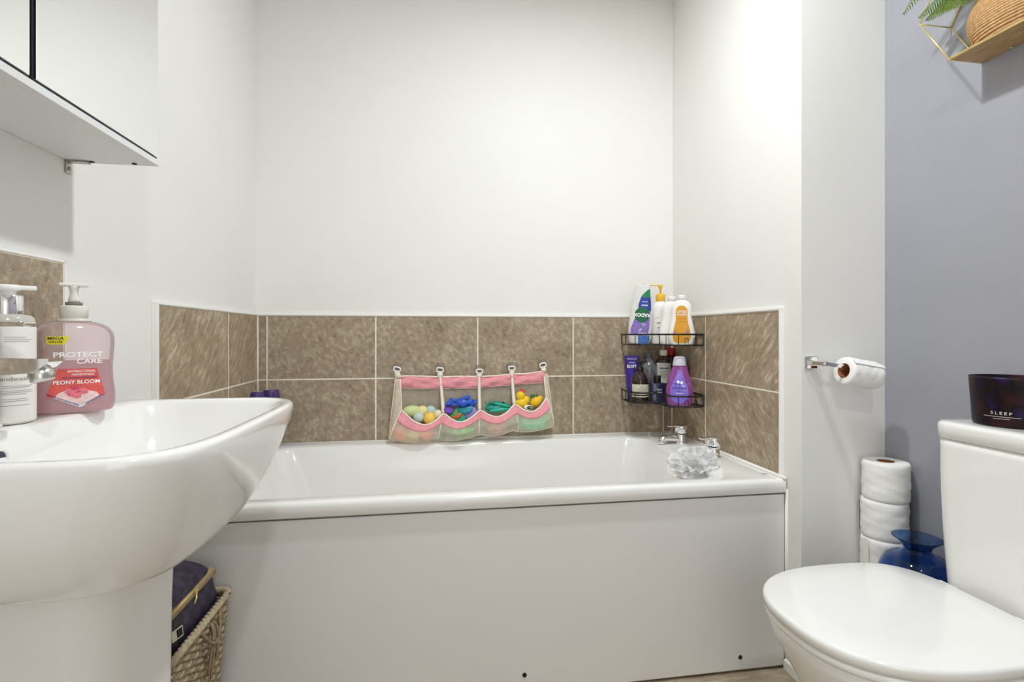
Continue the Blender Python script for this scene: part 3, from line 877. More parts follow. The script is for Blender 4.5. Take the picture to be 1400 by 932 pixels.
pm.build('pump_head', M_white_pl, wbt)
for k, (z, l, r) in enumerate([(.127, -.004, .020), (.124, -.004, .026), (.121, -.004, .023), (.127, -.028, -.012), (.124, -.028, -.012),
                               (.056, -.006, .026), (.0535, -.006, .024), (.049, -.008, .026), (.0465, -.008, .027), (.044, -.008, .020), (.037, -.006, .020), (.034, -.006, .022), (.0275, -.02, .024)]):
    wb1.decal('printed_line', [(z, l, r), (z + .0006, l, r)], M_print, wbt)
wb1.text('script_lettering', 'handwash', .0085, .006, .0665, mat('gold_print', srgb(150, 138, 112), .5), wbt, .0007, 0, 0, 1.1)

pk = empty('soap_bottle', (-.604, .968, T0), radians(31)); tag(pk, 'pink hand wash pump bottle with yellow sticker and peony label on the basin', 'soap bottle')
pb = Bot([(0, .046, .020), (.002, .051, .024), (.010, .0545, .027), (.028, .0555, .028), (.055, .0530, .0265), (.075, .0520, .026), (.100, .0535, .0265), (.122, .0545, .027), (.136, .0520, .026), (.146, .044, .023), (.1515, .033, .019), (.154, .020, .016)], 2.7, 4, 56)
M_pinkb = clear_mat('pink_clear_plastic', srgb(250, 240, 241), .14, .14, .05)
pb.mb().build('bottle_body', M_pinkb, pk)
def liquid_mat(name, color, op):
    m = bpy.data.materials.new(name); m.use_nodes = True
    nt = m.node_tree; N = nt.nodes; L = nt.links; N.remove(N['Principled BSDF'])
    df = N.new('ShaderNodeBsdfDiffuse'); df.inputs['Color'].default_value = color
    tl_ = N.new('ShaderNodeBsdfTranslucent'); tl_.inputs['Color'].default_value = color
    tr = N.new('ShaderNodeBsdfTransparent'); tr.inputs['Color'].default_value = color
    a = N.new('ShaderNodeMixShader'); a.inputs[0].default_value = .45
    L.new(df.outputs[0], a.inputs[1]); L.new(tl_.outputs[0], a.inputs[2])
    b = N.new('ShaderNodeMixShader')
    nz = N.new('ShaderNodeTexNoise'); nz.inputs['Scale'].default_value = 12
    ma = N.new('ShaderNodeMath'); ma.operation = 'MULTIPLY_ADD'; ma.inputs[1].default_value = .1; ma.inputs[2].default_value = op - .05
    L.new(nz.outputs['Fac'], ma.inputs[0]); L.new(ma.outputs[0], b.inputs[0])
    L.new(tr.outputs[0], b.inputs[1]); L.new(a.outputs[0], b.inputs[2])
    L.new(b.outputs[0], N['Material Output'].inputs['Surface'])
    return m
pb.mb(None, 0, .003, .087, .955).build('liquid', liquid_mat('pink_liquid', srgb(246, 216, 222), .82), pk)
MB().lathe([(.0235, .1535), (.0235, .156), (.0175, .158), (.0175, .160), (.0190, .161), (.0195, .178), (.0185, .180)], n=36).build('cap', mat('cream_plastic', srgb(226, 222, 212), .35), pk)
MB().lathe([(.0115, .1795), (.0115, .186)], n=28).build('lock_ring', mat('grey_plastic', srgb(120, 118, 112), .4), pk)
pm = MB().lathe([(.0080, .186), (.0078, .190), (.0055, .200), (.0065, .209), (.0090, .214)], n=24)
pm.box(-.020, .020, -.0085, .0085, .2125, .2185, .0028)
pm.build('pump_head', mat('cream_plastic2', srgb(232, 229, 220), .35), pk)
yl = pb.decal('yellow_sticker', [(.1150, -.032, -.012), (.1190, -.034, -.009), (.1285, -.034, -.005)], mat('sticker_yellow', srgb(226, 214, 40), .5), pk, .0006)
M_blk = mat('black_print', srgb(24, 22, 22), .5)
pb.text('lettering', 'MEGA', .0066, -.0225, .1248, M_blk, pk, .0010, 0, .02, 1.15)
pb.text('lettering', 'VALUE', .0050, -.0225, .1190, M_blk, pk, .0010, 0, .02, 1.15)
M_wp = mat('white_print', srgb(248, 247, 246), .4)
pb.text('lettering', 'PROTECT', .0118, .006, .0975, M_wp, pk, .0009, 0, .02, 1.25)
pb.text('lettering', 'CARE', .0112, .020, .0862, mat('pale_pink_print', srgb(248, 240, 240), .4), pk, .0009, 0, .02, 1.2)
M_red = mat('label_red', srgb(222, 92, 84), .5, noise=.15, nscale=60)
pb.decal('peony_label', [(.0105, .007, .010), (.033, -.036, .041)], mat('label_blue', srgb(224, 226, 236), .5), pk, .0005)
pb.decal('peony_label', [(.028, -.034, .039), (.030, -.0345, .041), (.0745, -.020, .030)], M_red, pk, .0006)
pb.decal('peony_picture', [(.0155, .004, .012), (.028, -.024, .033), (.034, -.020, .030), (.038, -.012, .018)], mat('petal_pale', srgb(240, 206, 204), .5, noise=.12, nscale=120), pk, .0008)
random.seed(5)
M_pet = mat('petal_pink', srgb(232, 120, 136), .5, noise=.2, nscale=200); M_pet2 = mat('petal_deep', srgb(214, 70, 98), .5, noise=.2, nscale=200)
fl_ = MB()
for k in range(26):
    a = random.uniform(0, 6.28); r = random.uniform(0, .0105); cx_, cz_ = .004 + r * 1.2 * cos(a), .036 + r * .75 * sin(a)
    q = random.uniform(.0024, .0046); pts = [pb.surf(cx_ + q * 1.3 * cos(2 * pi * j / 9), cz_ + q * .8 * sin(2 * pi * j / 9), .0010 + .00002 * k) for j in range(9)]
    fl_.add(pts, [list(range(9))], random.choice((0, 0, 1)))
fl_.build('peony_flower', [M_pet, M_pet2], pk)
pb.text('lettering', 'PEONY BLOOM', .0088, .004, .0520, M_wp, pk, .0012, 0, .015, .98)
pb.text('lettering', 'ANTIBACTERIAL', .0050, .010, .0700, M_wp, pk, .0012, 0, .01, 1.0)
pb.text('lettering', 'HANDWASH', .0050, .012, .0645, M_wp, pk, .0012, 0, .01, 1.0)
M_navy = mat('navy_print', srgb(52, 60, 128), .5)
pb.text('lettering', 'REMOVES 99.9% OF BACTERIA', .0036, -.0135, .0235, M_navy, pk, .0010, -radians(27), .02, .95)
pb.text('lettering', 'FOR PROTECTION', .0036, .0265, .0225, M_navy, pk, .0010, radians(30), .02, .9)
pb.decal('navy_line', [(.0588, -.015, .030), (.0600, -.015, .030)], M_navy, pk, .0012)

# ------------------------------------------------------------------ corner caddies
def caddy(z0, label):
    t = empty('corner_caddy', (0, 0, 0)); tag(t, label, 'shower caddy', None)
    O = [(.793, 2.058), (.784, 2.00), (.786, 1.935), (.815, 1.902), (.858, 1.889), (.876, 1.862), (.876, 1.815), (.897, 1.778), (.950, 1.766), (1.004, 1.778), (1.019, 1.81), (1.0195, 1.87)]
    C_ = crom(O, 5)
    zr = z0 + .041; zb = z0
    MB().tube([(x, y, zr) for x, y in C_], .0036, 8, flat=1.0).build('top_rail', M_black, t)
    b = MB(); b.tube([(x, y, zb) for x, y in C_], .0022, 8)
    for i in range(0, len(C_), 6):
        x, y = C_[i]; b.tube([(x, y, zb), (x, y, zr)], .0016, 6)
    b.build('side_wires', M_black, t)
    w = MB()
    for yy in [1.80 + .022 * k for k in range(12)]:
        xs = []
        for (xa, ya), (xb, yb_) in zip(C_, C_[1:]):
            if (ya - yy) * (yb_ - yy) <= 0 and ya != yb_: xs.append(lerp(xa, xb, (yy - ya) / (yb_ - ya)))
        xl_ = min(xs) if xs else .90
        w.tube([(xl_, yy, zb), (1.020, yy, zb)], .0014, 6)
    w.build('base_wires', M_black, t)
    h = MB()
    for k, (x, y) in enumerate(((.935, 1.7715), (.968, 1.7675))):
        h.tube(crom([(x - .006, y - .003, zb + .024), (x - .006, y - .004, zb + .004), (x, y - .004, zb + .001), (x + .006, y - .004, zb + .004), (x + .006, y - .003, zb + .024), (x, y - .003, zb + .027), (x - .006, y - .003, zb + .024)], 4), .0013, 6)
    h.build('hook_loops', M_black, t)
    return t
ZU, ZL = .944, .712
caddy(ZU, 'upper black wire corner caddy holding the tall bottles above the bath')
caddy(ZL, 'lower black wire corner caddy holding the purple and dark bottles')
U0, L0 = ZU + .0025, ZL + .0025

# upper: shower gel stood upside down
rx = empty('shower_gel_bottle', (.836, 1.975, U0), -radians(16)); rx.rotation_euler = (0, radians(4), -radians(22)); tag(rx, 'translucent shower gel bottle standing upside down in the upper caddy', 'toiletry bottle')
rb = Bot([(0, .036, .018), (.004, .041, .021), (.03, .0465, .024), (.07, .0480, .025), (.11, .0455, .024), (.16, .0395, .022), (.21, .0330, .020), (.236, .0295, .018), (.2435, .027, .016)], 2.4, 4, 48)
rb.mb().build('bottle_body', mat('milky_plastic', srgb(224, 222, 220), .22, noise=.02, nscale=20, coat=.3), rx)
MB().lathe([(.018, .2435), (.015, .2415), (.0001, .2405)], n=24, cap0=False).build('base_hollow', mat('grey_plastic', srgb(120, 118, 112), .4), rx)
M_dgreen = mat('label_green', srgb(18, 104, 62), .4); M_dblue = mat('label_deep_blue', srgb(44, 64, 158), .4, noise=.12, nscale=90)
M_lil = mat('label_lilac', srgb(142, 112, 196), .4, noise=.25, nscale=120)
rb.decal('lilac_label', [(.034, -.036, .030), (.06, -.038, .034), (.10, -.026, .036), (.135, -.012, .036)], M_lil, rx, .0004)
rb.decal('blue_label', [(.0005, -.004, .033), (.030, -.008, .036), (.0345, -.010, .037)], mat('label_sky', srgb(74, 116, 190), .4, noise=.2, nscale=60), rx, .0005)
rb.decal('blue_label', [(.135, -.014, .037), (.160, -.014, .036), (.190, -.006, .032)], M_dblue, rx, .0005)
rb.decal('green_label', [(.190, -.007, .032), (.206, .004, .030), (.222, .020, .0275), (.224, .024, .027)], mat('label_leaf_green', srgb(40, 130, 84), .4), rx, .0006)
circ = [(.118 + .031 * sin(a), .003 - .030 * cos(a), .003 + .030 * cos(a)) for a in [radians(-90 + 12 * k) for k in range(16)]]
rb.decal('green_roundel', circ, M_dgreen, rx, .0008, 24, 14)
rb.text('lettering', 'RADOX', .0195, .003, .118, M_wp, rx, .0014, pi, .03, .92)
rb.text('lettering', 'SPORT', .0085, .010, .158, M_wp, rx, .0012, pi, .02, 1.0)
rb.text('lettering', 'MINERAL', .0055, .010, .172, M_wp, rx, .0012, pi, .01, 1.0)
rb.text('lettering', 'SHOWER GEL', .0062, .008, .044, M_wp, rx, .0012, pi, .03, .9)
lf = MB(); random.seed(4)
for k in range(9):
    cx_, cz_ = random.uniform(-.004, .022), random.uniform(.055, .088); an = random.uniform(0, pi)
    pts = [rb.surf(cx_ + .008 * cos(a) * cos(an) - .003 * sin(a) * sin(an), cz_ + .008 * cos(a) * sin(an) + .003 * sin(a) * cos(an), .0011 + k * .00003) for a in [2 * pi * j / 10 for j in range(10)]]
    lf.add(pts, [list(range(10))], k % 3)
lf.build('leaf_print', [mat('print_leaf', srgb(96, 160, 80), .5), mat('print_petal', srgb(196, 186, 226), .5), M_lil], rx)

# white pump bottle with yellow pump
wp = empty('lotion_bottle', (.929, 1.975, U0), -radians(25)); tag(wp, 'white lotion bottle with a yellow pump, second from left in the upper caddy', 'toiletry bottle')
wpb = Bot([(0, .033, .028), (.003, .036, .031), (.02, .0375, .032), (.10, .0370, .032), (.145, .0345, .030), (.165, .026, .024), (.174, .017, .017)], 2.3, 4, 44)
wpb.mb().build('bottle_body', mat('bottle_white2', srgb(240, 238, 236), .3, noise=.01), wp)
MB().lathe([(.0165, .173), (.0185, .176), (.0190, .200), (.0165, .205), (.010, .207)], n=32).build('collar', mat('pump_yellow', srgb(236, 186, 60), .35, noise=.04), wp)
pm = MB().lathe([(.0040, .206), (.0040, .222), (.0085, .231), (.0095, .240), (.009, .243)], n=20)
pm.box(-.040, .006, -.0045, .0045, .2395, .2445, .0018)
pm.tube([(-.038, 0, .241), (-.041, 0, .234)], .0022, 8)
pm.build('pump_head', MATS['pump_yellow'], wp)
for k, (s_, z, sz) in enumerate((('L', .108, .010), ('care', .086, .013), ('wash', .066, .009))):
    wpb.text('lettering', s_, sz, -.012 if k == 0 else -.004, z, mat('charcoal_print', srgb(70, 66, 66), .5), wp, .0008, 0, .01)
for z in (.052, .047, .042, .037, .030):
    wpb.decal('printed_line', [(z, -.016, .014), (z + .0008, -.016, .014)], M_print, wp, .0005)

# two baby-wash bottles with a waist
def waist_bottle(loc, rz, label, body_m):
    t = empty('baby_wash_bottle', loc, rz); tag(t, label, 'toiletry bottle')
    b = Bot([(0, .038, .020), (.003, .043, .023), (.02, .0485, .0255), (.045, .0490, .026), (.075, .0430, .024), (.105, .0370, .022), (.130, .0365, .022), (.148, .0350, .021), (.162, .027, .0185), (.169, .016, .0145)], 2.5, 4, 48)
    b.mb().build('bottle_body', body_m, t)
    MB().lathe([(.0125, .168), (.0155, .170), (.0150, .186), (.0130, .189)], n=28).build('cap', mat('cap_clear_white', srgb(232, 232, 228), .25), t)
    return t, b
M_yw = mat('bottle_cream', srgb(244, 242, 236), .25, noise=.01, coat=.2)
yt, yb_ = waist_bottle((.940, 1.818, U0), -radians(25), 'white waisted bottle with an orange-yellow label at the right of the upper caddy', M_yw)
M_amb = mat('label_amber', srgb(222, 158, 44), .45, noise=.05, nscale=80)
yb_.decal('amber_label', [(.006, -.018, .018), (.014, -.029, .029), (.030, -.033, .033), (.055, -.030, .030), (.075, -.025, .025), (.095, -.0215, .0215), (.128, -.0215, .0215), (.141, -.0165, .0165), (.1475, -.006, .006)], M_amb, yt, .0006, 26, 14)
yb_.text('lettering', 'LITTLE', .0115, 0, .1235, M_wp, yt, .0012, 0, .02, 1.05)
yb_.text('lettering', 'ANGELS', .0098, 0, .1130, M_wp, yt, .0012, 0, .02, 1.05)
yb_.text('lettering', 'baby wash', .0060, 0, .098, mat('brown_print', srgb(150, 92, 30), .5), yt, .0012, 0, .0, 1.0)
yb_.decal('printed_line', [(.0855, -.018, .018), (.0863, -.018, .018)], MATS['brown_print'], yt, .0011)
for cx_, cz_, rr_ in ((.021, .050, .0062), (-.022, .044, .0060)):
    MB().add([yb_.surf(cx_ + rr_ * .8 * cos(2 * pi * j / 14), cz_ + rr_ * 1.2 * sin(2 * pi * j / 14), .0011) for j in range(14)], [list(range(14))]).build('mauve_print', mat('print_mauve', srgb(176, 130, 150), .5), yt)
ot, ob_ = waist_bottle((.936, 1.892, U0), -radians(20), 'white waisted bottle with a peach edge standing behind the orange-labelled one', M_yw)
ob_.decal('peach_label', [(.010, .012, .036), (.045, .014, .040), (.105, .012, .031), (.14, .010, .028)], mat('label_peach', srgb(226, 168, 134), .45, noise=.05), ot, .0006)

# lower caddy
tb = empty('cream_tube', (.828, 2.028, L0), -radians(18)); tag(tb, 'purple squeeze tube standing on its cap at the left of the lower caddy', 'tube')
tbb = Bot([(.022, .0165, .0165), (.026, .0185, .0180), (.07, .0225, .0165), (.12, .0270, .0110), (.165, .0300, .0035), (.171, .0305, .0016), (.182, .0308, .0014)], 2.2, 4, 36)
M_tube = mat('tube_purple', srgb(62, 38, 158), .35, noise=.12, nscale=30)
tbb.mb().build('tube_body', M_tube, tb)
MB().lathe([(.0185, 0), (.019, .002), (.019, .021), (.0175, .023)], n=28).build('cap', mat('cap_purple', srgb(44, 26, 96), .3), tb)
tbb.text('lettering', 'ELVIT', .0165, -.003, .136, M_wp, tb, .0010, 0, .03, .95)
tbb.text('lettering', 'HOME', .0085, -.001, .1525, mat('print_lilac', srgb(196, 186, 236), .5), tb, .0010, 0, .02, 1.1)
tbb.decal('printed_line', [(.1655, -.022, .018), (.1700, -.022, .018)], MATS['print_lilac'], tb, .0012)

am = empty('pump_bottle', (.826, 1.946, L0), -radians(10)); tag(am, 'amber glass pump bottle with a cream label at the left of the lower caddy', 'toiletry bottle')
amb = Bot([(0, .030, .030), (.003, .0335, .0335), (.015, .0345, .0345), (.075, .0345, .0345), (.092, .0325, .0325), (.107, .0255, .0255), (.117, .016, .016), (.122, .0135, .0135)], 2, 4, 44)
amb.mb().build('bottle_body', mat('amber_glass', srgb(44, 22, 18), .08, coat=.5, noise=.2, nscale=30), am)
amb.decal('cream_label', [(.030, -.033, .033), (.071, -.033, .033)], mat('label_cream', srgb(212, 206, 184), .6, noise=.03), am, .0006, 6, 24)
amb.decal('cream_strip', [(.020, -.033, .033), (.0255, -.033, .033)], MATS['label_cream'], am, .0006, 3, 24)
for z, s_ in ((.0625, .0055), (.0535, .0050), (.0455, .0050), (.0375, .0045)):
    amb.text('lettering', 'purifying hand wash' if z < .06 else 'aromatic', s_, 0, z, MATS['charcoal_print'], am, .0012, 0, 0, .82)
pm = MB().lathe([(.0145, .121), (.0155, .123), (.0155, .137), (.012, .139), (.0045, .140), (.0045, .152), (.0085, .155), (.0085, .163), (.007, .165)], n=24)
pm.box(-.006, .030, -.005, .005, .157, .1635, .002)
pm.build('pump_head', mat('black_plastic', srgb(22, 20, 20), .3), am)

gb = empty('clear_bottle', (.895, 2.012, L0), 0); tag(gb, 'grey see-through bottle with narrow neck at the back of the lower caddy', 'toiletry bottle')
gbb = Bot([(0, .016, .016), (.003, .0185, .0185), (.03, .0200, .0200), (.055, .0225, .0225), (.085, .0290, .0290), (.12, .0305, .0305), (.140, .028, .028), (.158, .018, .018), (.165, .0125, .0125), (.172, .0115, .0115)], 2, 4, 40)
gbb.mb().build('bottle_body', mat('smoke_plastic', srgb(150, 152, 160), .12, trans=.45, coat=.4, noise=.1, nscale=18), gb)
MB().lathe([(.0125, .171), (.0135, .173), (.0120, .196), (.0105, .198)], n=24).build('cap', mat('grey_cap', srgb(92, 92, 100), .35), gb)

mdb = empty('medicine_bottle', (.957, 2.006, L0), -radians(22)); tag(mdb, 'brown medicine bottle with a white cap and white label in the lower caddy', 'bottle')
mb_ = Bot([(0, .026, .026), (.003, .0295, .0295), (.03, .030, .030), (.150, .030, .030), (.166, .026, .026), (.178, .0155, .0155), (.183, .013, .013)], 2, 4, 40)
mb_.mb().build('bottle_body', mat('brown_glass', srgb(58, 30, 16), .08, coat=.5, noise=.1), mdb)
mb_.decal('white_label', [(.070, -.0285, .0285), (.152, -.0285, .0285)], mat('label_white', srgb(232, 230, 224), .6), mdb, .0006, 8, 22)
mb_.decal('printed_line', [(.128, -.017, .020), (.1325, -.017, .020)], mat('print_slate', srgb(100, 112, 140), .5), mdb, .0010)
for z in (.118, .113, .105, .098, .092):
    mb_.decal('printed_line', [(z, -.017, .016), (z + .0013, -.017, .016)], M_print, mdb, .0010)
MB().lathe([(.0145, .182), (.0155, .184), (.0155, .203), (.014, .205)], n=28).build('cap', M_white_pl, mdb)

rc = empty('tall_bottle', (1.0035, 2.035, L0), 0); tag(rc, 'slim dark bottle with a red cap at the back of the lower caddy', 'bottle')
MB().lathe([(.014, 0), (.0165, .003), (.0165, .17), (.013, .182)], n=24).build('bottle_body', mat('dark_brown_plastic', srgb(52, 26, 24), .3), rc)
MB().lathe([(.0150, .181), (.0155, .183), (.0155, .212), (.014, .214)], n=24).build('cap', mat('cap_red', srgb(196, 30, 24), .35), rc)

nv = empty('dark_jar', (.8885, 1.9175, L0), -radians(14)); tag(nv, 'navy blue square bottle with a black cap in the middle of the lower caddy', 'toiletry bottle')
nvb = Bot([(0, .0265, .017), (.002, .0285, .019), (.01, .0290, .0195), (.070, .0290, .0195), (.0765, .0275, .018), (.079, .02, .014)], 5, 3, 40)
nvb.mb().build('bottle_body', mat('navy_glass', srgb(34, 36, 70), .15, coat=.5, noise=.2, nscale=40), nv)
MB().lathe([(.0135, .0785), (.0145, .080), (.0145, .104), (.013, .106)], n=28).build('cap', MATS['black_plastic'], nv)
nvb.text('lettering', 'Sport', .0092, .004, .052, M_silver, nv, .0010, 0, .01)
for z in (.042, .039): nvb.decal('printed_line', [(z, -.004, .014), (z + .0009, -.004, .014)], M_silver, nv, .0006)

lb = empty('lotion_bottle', (.9985, 1.918, L0), -radians(27)); tag(lb, 'pink bottle with a light blue cap behind the purple shampoo in the lower caddy', 'toiletry bottle')
MB().lathe([(.016, 0), (.0195, .003), (.0205, .02), (.0205, .125), (.016, .145), (.012, .150)], n=28).build('bottle_body', mat('rose_plastic', srgb(196, 120, 140), .3), lb)
MB().lathe([(.0125, .149), (.0145, .151), (.0145, .178), (.0125, .181)], n=28).build('cap', mat('cap_sky', srgb(112, 176, 206), .35), lb)

js = empty('shampoo_bottle', (.930, 1.815, L0), -radians(27)); js.scale = (1.03, 1, 1.04); tag(js, 'purple baby shampoo bottle with a white cap and lilac drop label', 'toiletry bottle')
jb = Bot([(0, .034, .020), (.003, .0395, .0235), (.02, .0455, .027), (.05, .0480, .028), (.075, .0455, .027), (.105, .0375, .024), (.130, .0285, .020), (.143, .0235, .018), (.147, .0225, .0175)], 2.4, 4, 48)
jb.mb().build('bottle_body', mat('purple_gel', srgb(164, 84, 168), .12, trans=.25, coat=.4, noise=.18, nscale=14), js)
MB().lathe([(.0240, .146), (.0245, .149), (.0215, .166), (.0190, .175), (.0150, .1785), (.008, .180)], n=36).build('cap', mat('cap_lilac_white', srgb(214, 208, 222), .3), js)
drop = [(.010, -.010, .010), (.016, -.021, .021), (.030, -.030, .030), (.050, -.0325, .0325), (.070, -.0285, .0285), (.092, -.020, .020), (.112, -.0115, .0115), (.126, -.0055, .0055), (.133, -.001, .001)]
jb.decal('drop_label', drop, mat('label_lavender', srgb(138, 120, 222), .45, noise=.05), js, .0006, 26, 14)
jb.text('lettering', "johnson's", .0125, 0, .066, mat('print_royal', srgb(48, 32, 130), .5), js, .0012, 0, .012, 1.02)
jb.text('lettering', 'bedtime', .0058, 0, .054, MATS['print_royal'], js, .0012, 0, .01, 1.0)
jb.text('lettering', 'shampoo', .0072, 0, .047, M_wp, js, .0012, 0, .01, 1.0)
pr_ = MB(); random.seed(9)
for cx_, cz_, rr_, c_ in ((0, .112, .0042, 0), (-.004, .102, .0036, 0), (-.004, .088, .0052, 1), (.008, .085, .0050, 1), (-.012, .080, .0030, 2), (.015, .075, .0048, 1), (.0155, .0765, .0034, 3), (.001, .078, .0028, 2), (-.019, .082, .0022, 2), (.021, .088, .0022, 2), (-.014, .095, .0018, 2), (.012, .098, .0020, 2), (-.008, .073, .0020, 3)):
    pr_.add([jb.surf(cx_ + rr_ * cos(2 * pi * j / 12), cz_ + rr_ * sin(2 * pi * j / 12), .0012 + .0001 * c_) for j in range(12)], [list(range(12))], c_)
pr_.build('moon_and_dots_print', [mat('print_rose', srgb(206, 122, 190), .5), M_wp, MATS['print_royal'], MATS['label_lavender']], js)

# ------------------------------------------------------------------ purple bottles on the far bath corner
def purple_bottle(loc, label, sc, capm):
    t = empty('bubble_bath_bottle', loc, radians(10)); tag(t, label, 'toiletry bottle')
    MB().lathe([(.023 * sc, 0), (.026 * sc, .003), (.026 * sc, .03), (.026 * sc, .10), (.028 * sc, .145), (.030 * sc, .175), (.026 * sc, .188)], n=40).build('bottle_body', mat('deep_purple_plastic', srgb(78, 54, 128), .15, coat=.4), t)
    MB().lathe([(.0290 * sc, .187), (.0300 * sc, .190), (.0285 * sc, .203), (.0255 * sc, .214), (.0240 * sc, .218)], n=32).build('cap', mat('purple_cap', srgb(70, 50, 112), .2, coat=.3), t)
    MB().lathe([(.0001, .2188), (.0238 * sc, .2188)], n=32, cap0=False, cap1=False).build('cap_top', capm, t)
    return t
M_lav = mat('cap_grey_lilac', srgb(150, 144, 164), .25)
pass
purple_bottle((-.598, 2.008, .5612), 'taller purple bottle on the far left bath corner behind the basin', 1.05, M_lav)
q_ = purple_bottle((-.622, 1.935, .5612), 'shorter purple bottle on the far left bath corner, nearer the basin', .85, M_lav)

# ------------------------------------------------------------------ hanging toy bag with pockets
TBX, TBZ = -.1343, .818
YT = YB - .0085          # tile surface
def S(x, y, out=0.0):
    """bag pattern units -> place on the back wall; out = distance in front of the tiles"""
    return Vector((TBX + (x - 180) * .000569, YT - out, TBZ - (y - 180) * .000536))
tg = empty('bath_toy_bag', S(700, 180, .02)); tag(tg, 'pink and white netting bath toy bag with four pockets on the back wall', 'toy bag')
off = Vector(tg.location)
def Lb(p): return p - off
M_pink = mat('pink_fabric', srgb(240, 160, 170), .85, noise=.08, nscale=60, bump=.6, bscale=900)
M_cream = mat('cream_binding', srgb(246, 238, 222), .8, noise=.03, nscale=80, bump=.5, bscale=900)
M_netb = net_mat('back_netting', srgb(240, 234, 222), .40)
M_netf = net_mat('front_netting', srgb(255, 250, 234), .56)
M_nets = net_mat('side_netting', srgb(255, 247, 228), .80)
topc = crom([(160, 182), (250, 176), (450, 184), (600, 184), (740, 186), (850, 182), (965, 172), (1090, 168), (1215, 150)], 8)
botc = crom([(118, 628), (200, 648), (290, 657), (400, 660), (480, 655), (520, 655), (620, 645), (750, 618), (800, 628), (890, 622), (970, 594), (1030, 604), (1130, 600), (1275, 570)], 8)
frc = crom([(205, 420), (240, 450), (300, 500), (370, 520), (435, 492), (490, 452), (545, 488), (605, 507), (675, 478), (740, 434), (800, 462), (865, 474), (930, 444), (987, 396), (1045, 430), (1105, 442), (1165, 410), (1215, 346)], 8)
def wrink(x, y, a=.003): return a * sin(x * .031 + y * .012) + a * .7 * sin(x * .017 - y * .03 + 1.3)
PE = [205, 490, 740, 987, 1215]
def out_front(x, t):
    # t: 0 at the pocket's top edge, 1 at the bottom seam
    for a, b in zip(PE, PE[1:]):
        if x <= b or b == PE[-1]:
            f = max(0, min(1, (x - a) / (b - a))); break
    bulge = .026 * sin(pi * f) ** .7 if 0 < f < 1 else 0
    base = interp([(0, .050), (.25, .062), (.6, .070), (.85, .060), (1, .030)], t)
    return base + bulge * (1 - .5 * t) + wrink(x, t * 200, .0018)
# back panel: netting below a pink band
P = []; 
cols = [175 + (1215 - 175) * i / 52 for i in range(53)]
def band_b(x): return interp([(175, 262), (450, 272), (740, 272), (980, 252), (1215, 238)], x)
bb = MB(); bb.grid([[Lb(S(x, lerp(band_b(x), interp(botc, x) - 6, j / 14), .010 + wrink(x, j * 30, .0015))) for x in cols] for j in range(15)])
bb.build('back_netting', M_netb, tg)
pbnd = MB(); pbnd.grid([[Lb(S(x, lerp(interp(topc, x), band_b(x), j / 6), .0135 + .004 * sin(pi * j / 6) + .0045 * sin(x * .021 + j * .9) * sin(pi * j / 6) + wrink(x * 1.7, j * 60, .0026))) for x in cols] for j in range(7)])
thicken(pbnd.build('top_band', M_pink, tg), .0012)
# pockets
NS = 96
def fx(s, t): return lerp(lerp(205, 120, t ** .8), lerp(1215, 1272, t ** .8), s)
def fp_(s, t):
    x = fx(s, t); x0 = lerp(205, 1215, s)
    yt_ = interp(frc, x0); yb2 = interp(botc, fx(s, 1))
    return Lb(S(x, lerp(yt_, yb2, t), out_front(x0, t)))
TB_ = .33
pkb = MB(); pkb.grid([[fp_(i / NS, TB_ * j / 5) for i in range(NS + 1)] for j in range(6)])
thicken(pkb.build('pocket_band', M_pink, tg), .0012)
pkn = MB(); pkn.grid([[fp_(i / NS, TB_ + (1 - TB_) * j / 12) for i in range(NS + 1)] for j in range(13)])
pkn.build('pocket_netting', M_netf, tg)
# bottom between back and front
bt_ = MB(); bt_.grid([[fp_(i / NS, 1).lerp(Lb(S(lerp(175, 1215, i / NS), interp(botc, lerp(175, 1215, i / NS)) - 6, .010)), j / 3) for i in range(NS + 1)] for j in range(4)])
bt_.build('bottom_netting', M_netf, tg)
# side gussets
for side in (0, 1):
    g = MB(); rows = []
    for j in range(23):
        v = j / 22
        if side == 0:
            yb_0 = lerp(184, interp(botc, 175) - 6, v); back = S(178, yb_0, .010)
            ys = lerp(195, 630, v); bul = S(lerp(158, 116, v), ys, lerp(.016, .035, min(1, v * 1.5)))
            s_ = 0.0
        else:
            yb_0 = lerp(152, interp(botc, 1215) - 6, v); back = S(1213, yb_0, .010)
            ys = lerp(170, 572, v); bul = S(lerp(1236, 1278, v), ys, lerp(.016, .035, min(1, v * 1.5)))
            s_ = 1.0
        ytop = 420 if side == 0 else 346; y_now = ys; y_end = 628 if side == 0 else 570
        if y_now < ytop:
            q = (y_now - (195 if side == 0 else 170)) / (ytop - (195 if side == 0 else 170))
            front = S(lerp(192, 205, q) if side == 0 else lerp(1208, 1215, q), y_now, lerp(.018, .050, q))
            fr_p = Lb(front)
        else:
            fr_p = fp_(s_, (y_now - ytop) / (y_end - ytop))
        b_, m_ = Lb(back), Lb(bul)
        row = [b_, b_.lerp(m_, .5) + Vector(((-.006 if side == 0 else .006) * .4, 0, 0)), m_, m_.lerp(fr_p, .5) + Vector((-.002 if side == 0 else .002, -.004, 0)), fr_p]
        rows.append(row)
    g.grid(rows); g.build('side_netting', M_nets, tg)
    e_ = MB(); e_.tube([r[-1] for r in rows], .0022, 6); e_.tube([r[2] for r in rows], .0016, 6); e_.build('side_binding', M_cream, tg)
bd = MB()
bd.tube([fp_(i / NS, 0) + Vector((0, -.0005, .0005)) for i in range(NS + 1)], .0030, 8)
bd.build('pocket_binding', M_cream, tg)
bd = MB(); bd.tube([Lb(S(x, interp(topc, x), .014)) for x in [165 + 1055 * i / 40 for i in range(41)]], .0028, 8)
bd.tube([Lb(S(x, band_b(x), .015)) for x in cols], .0012, 6, mi=1)
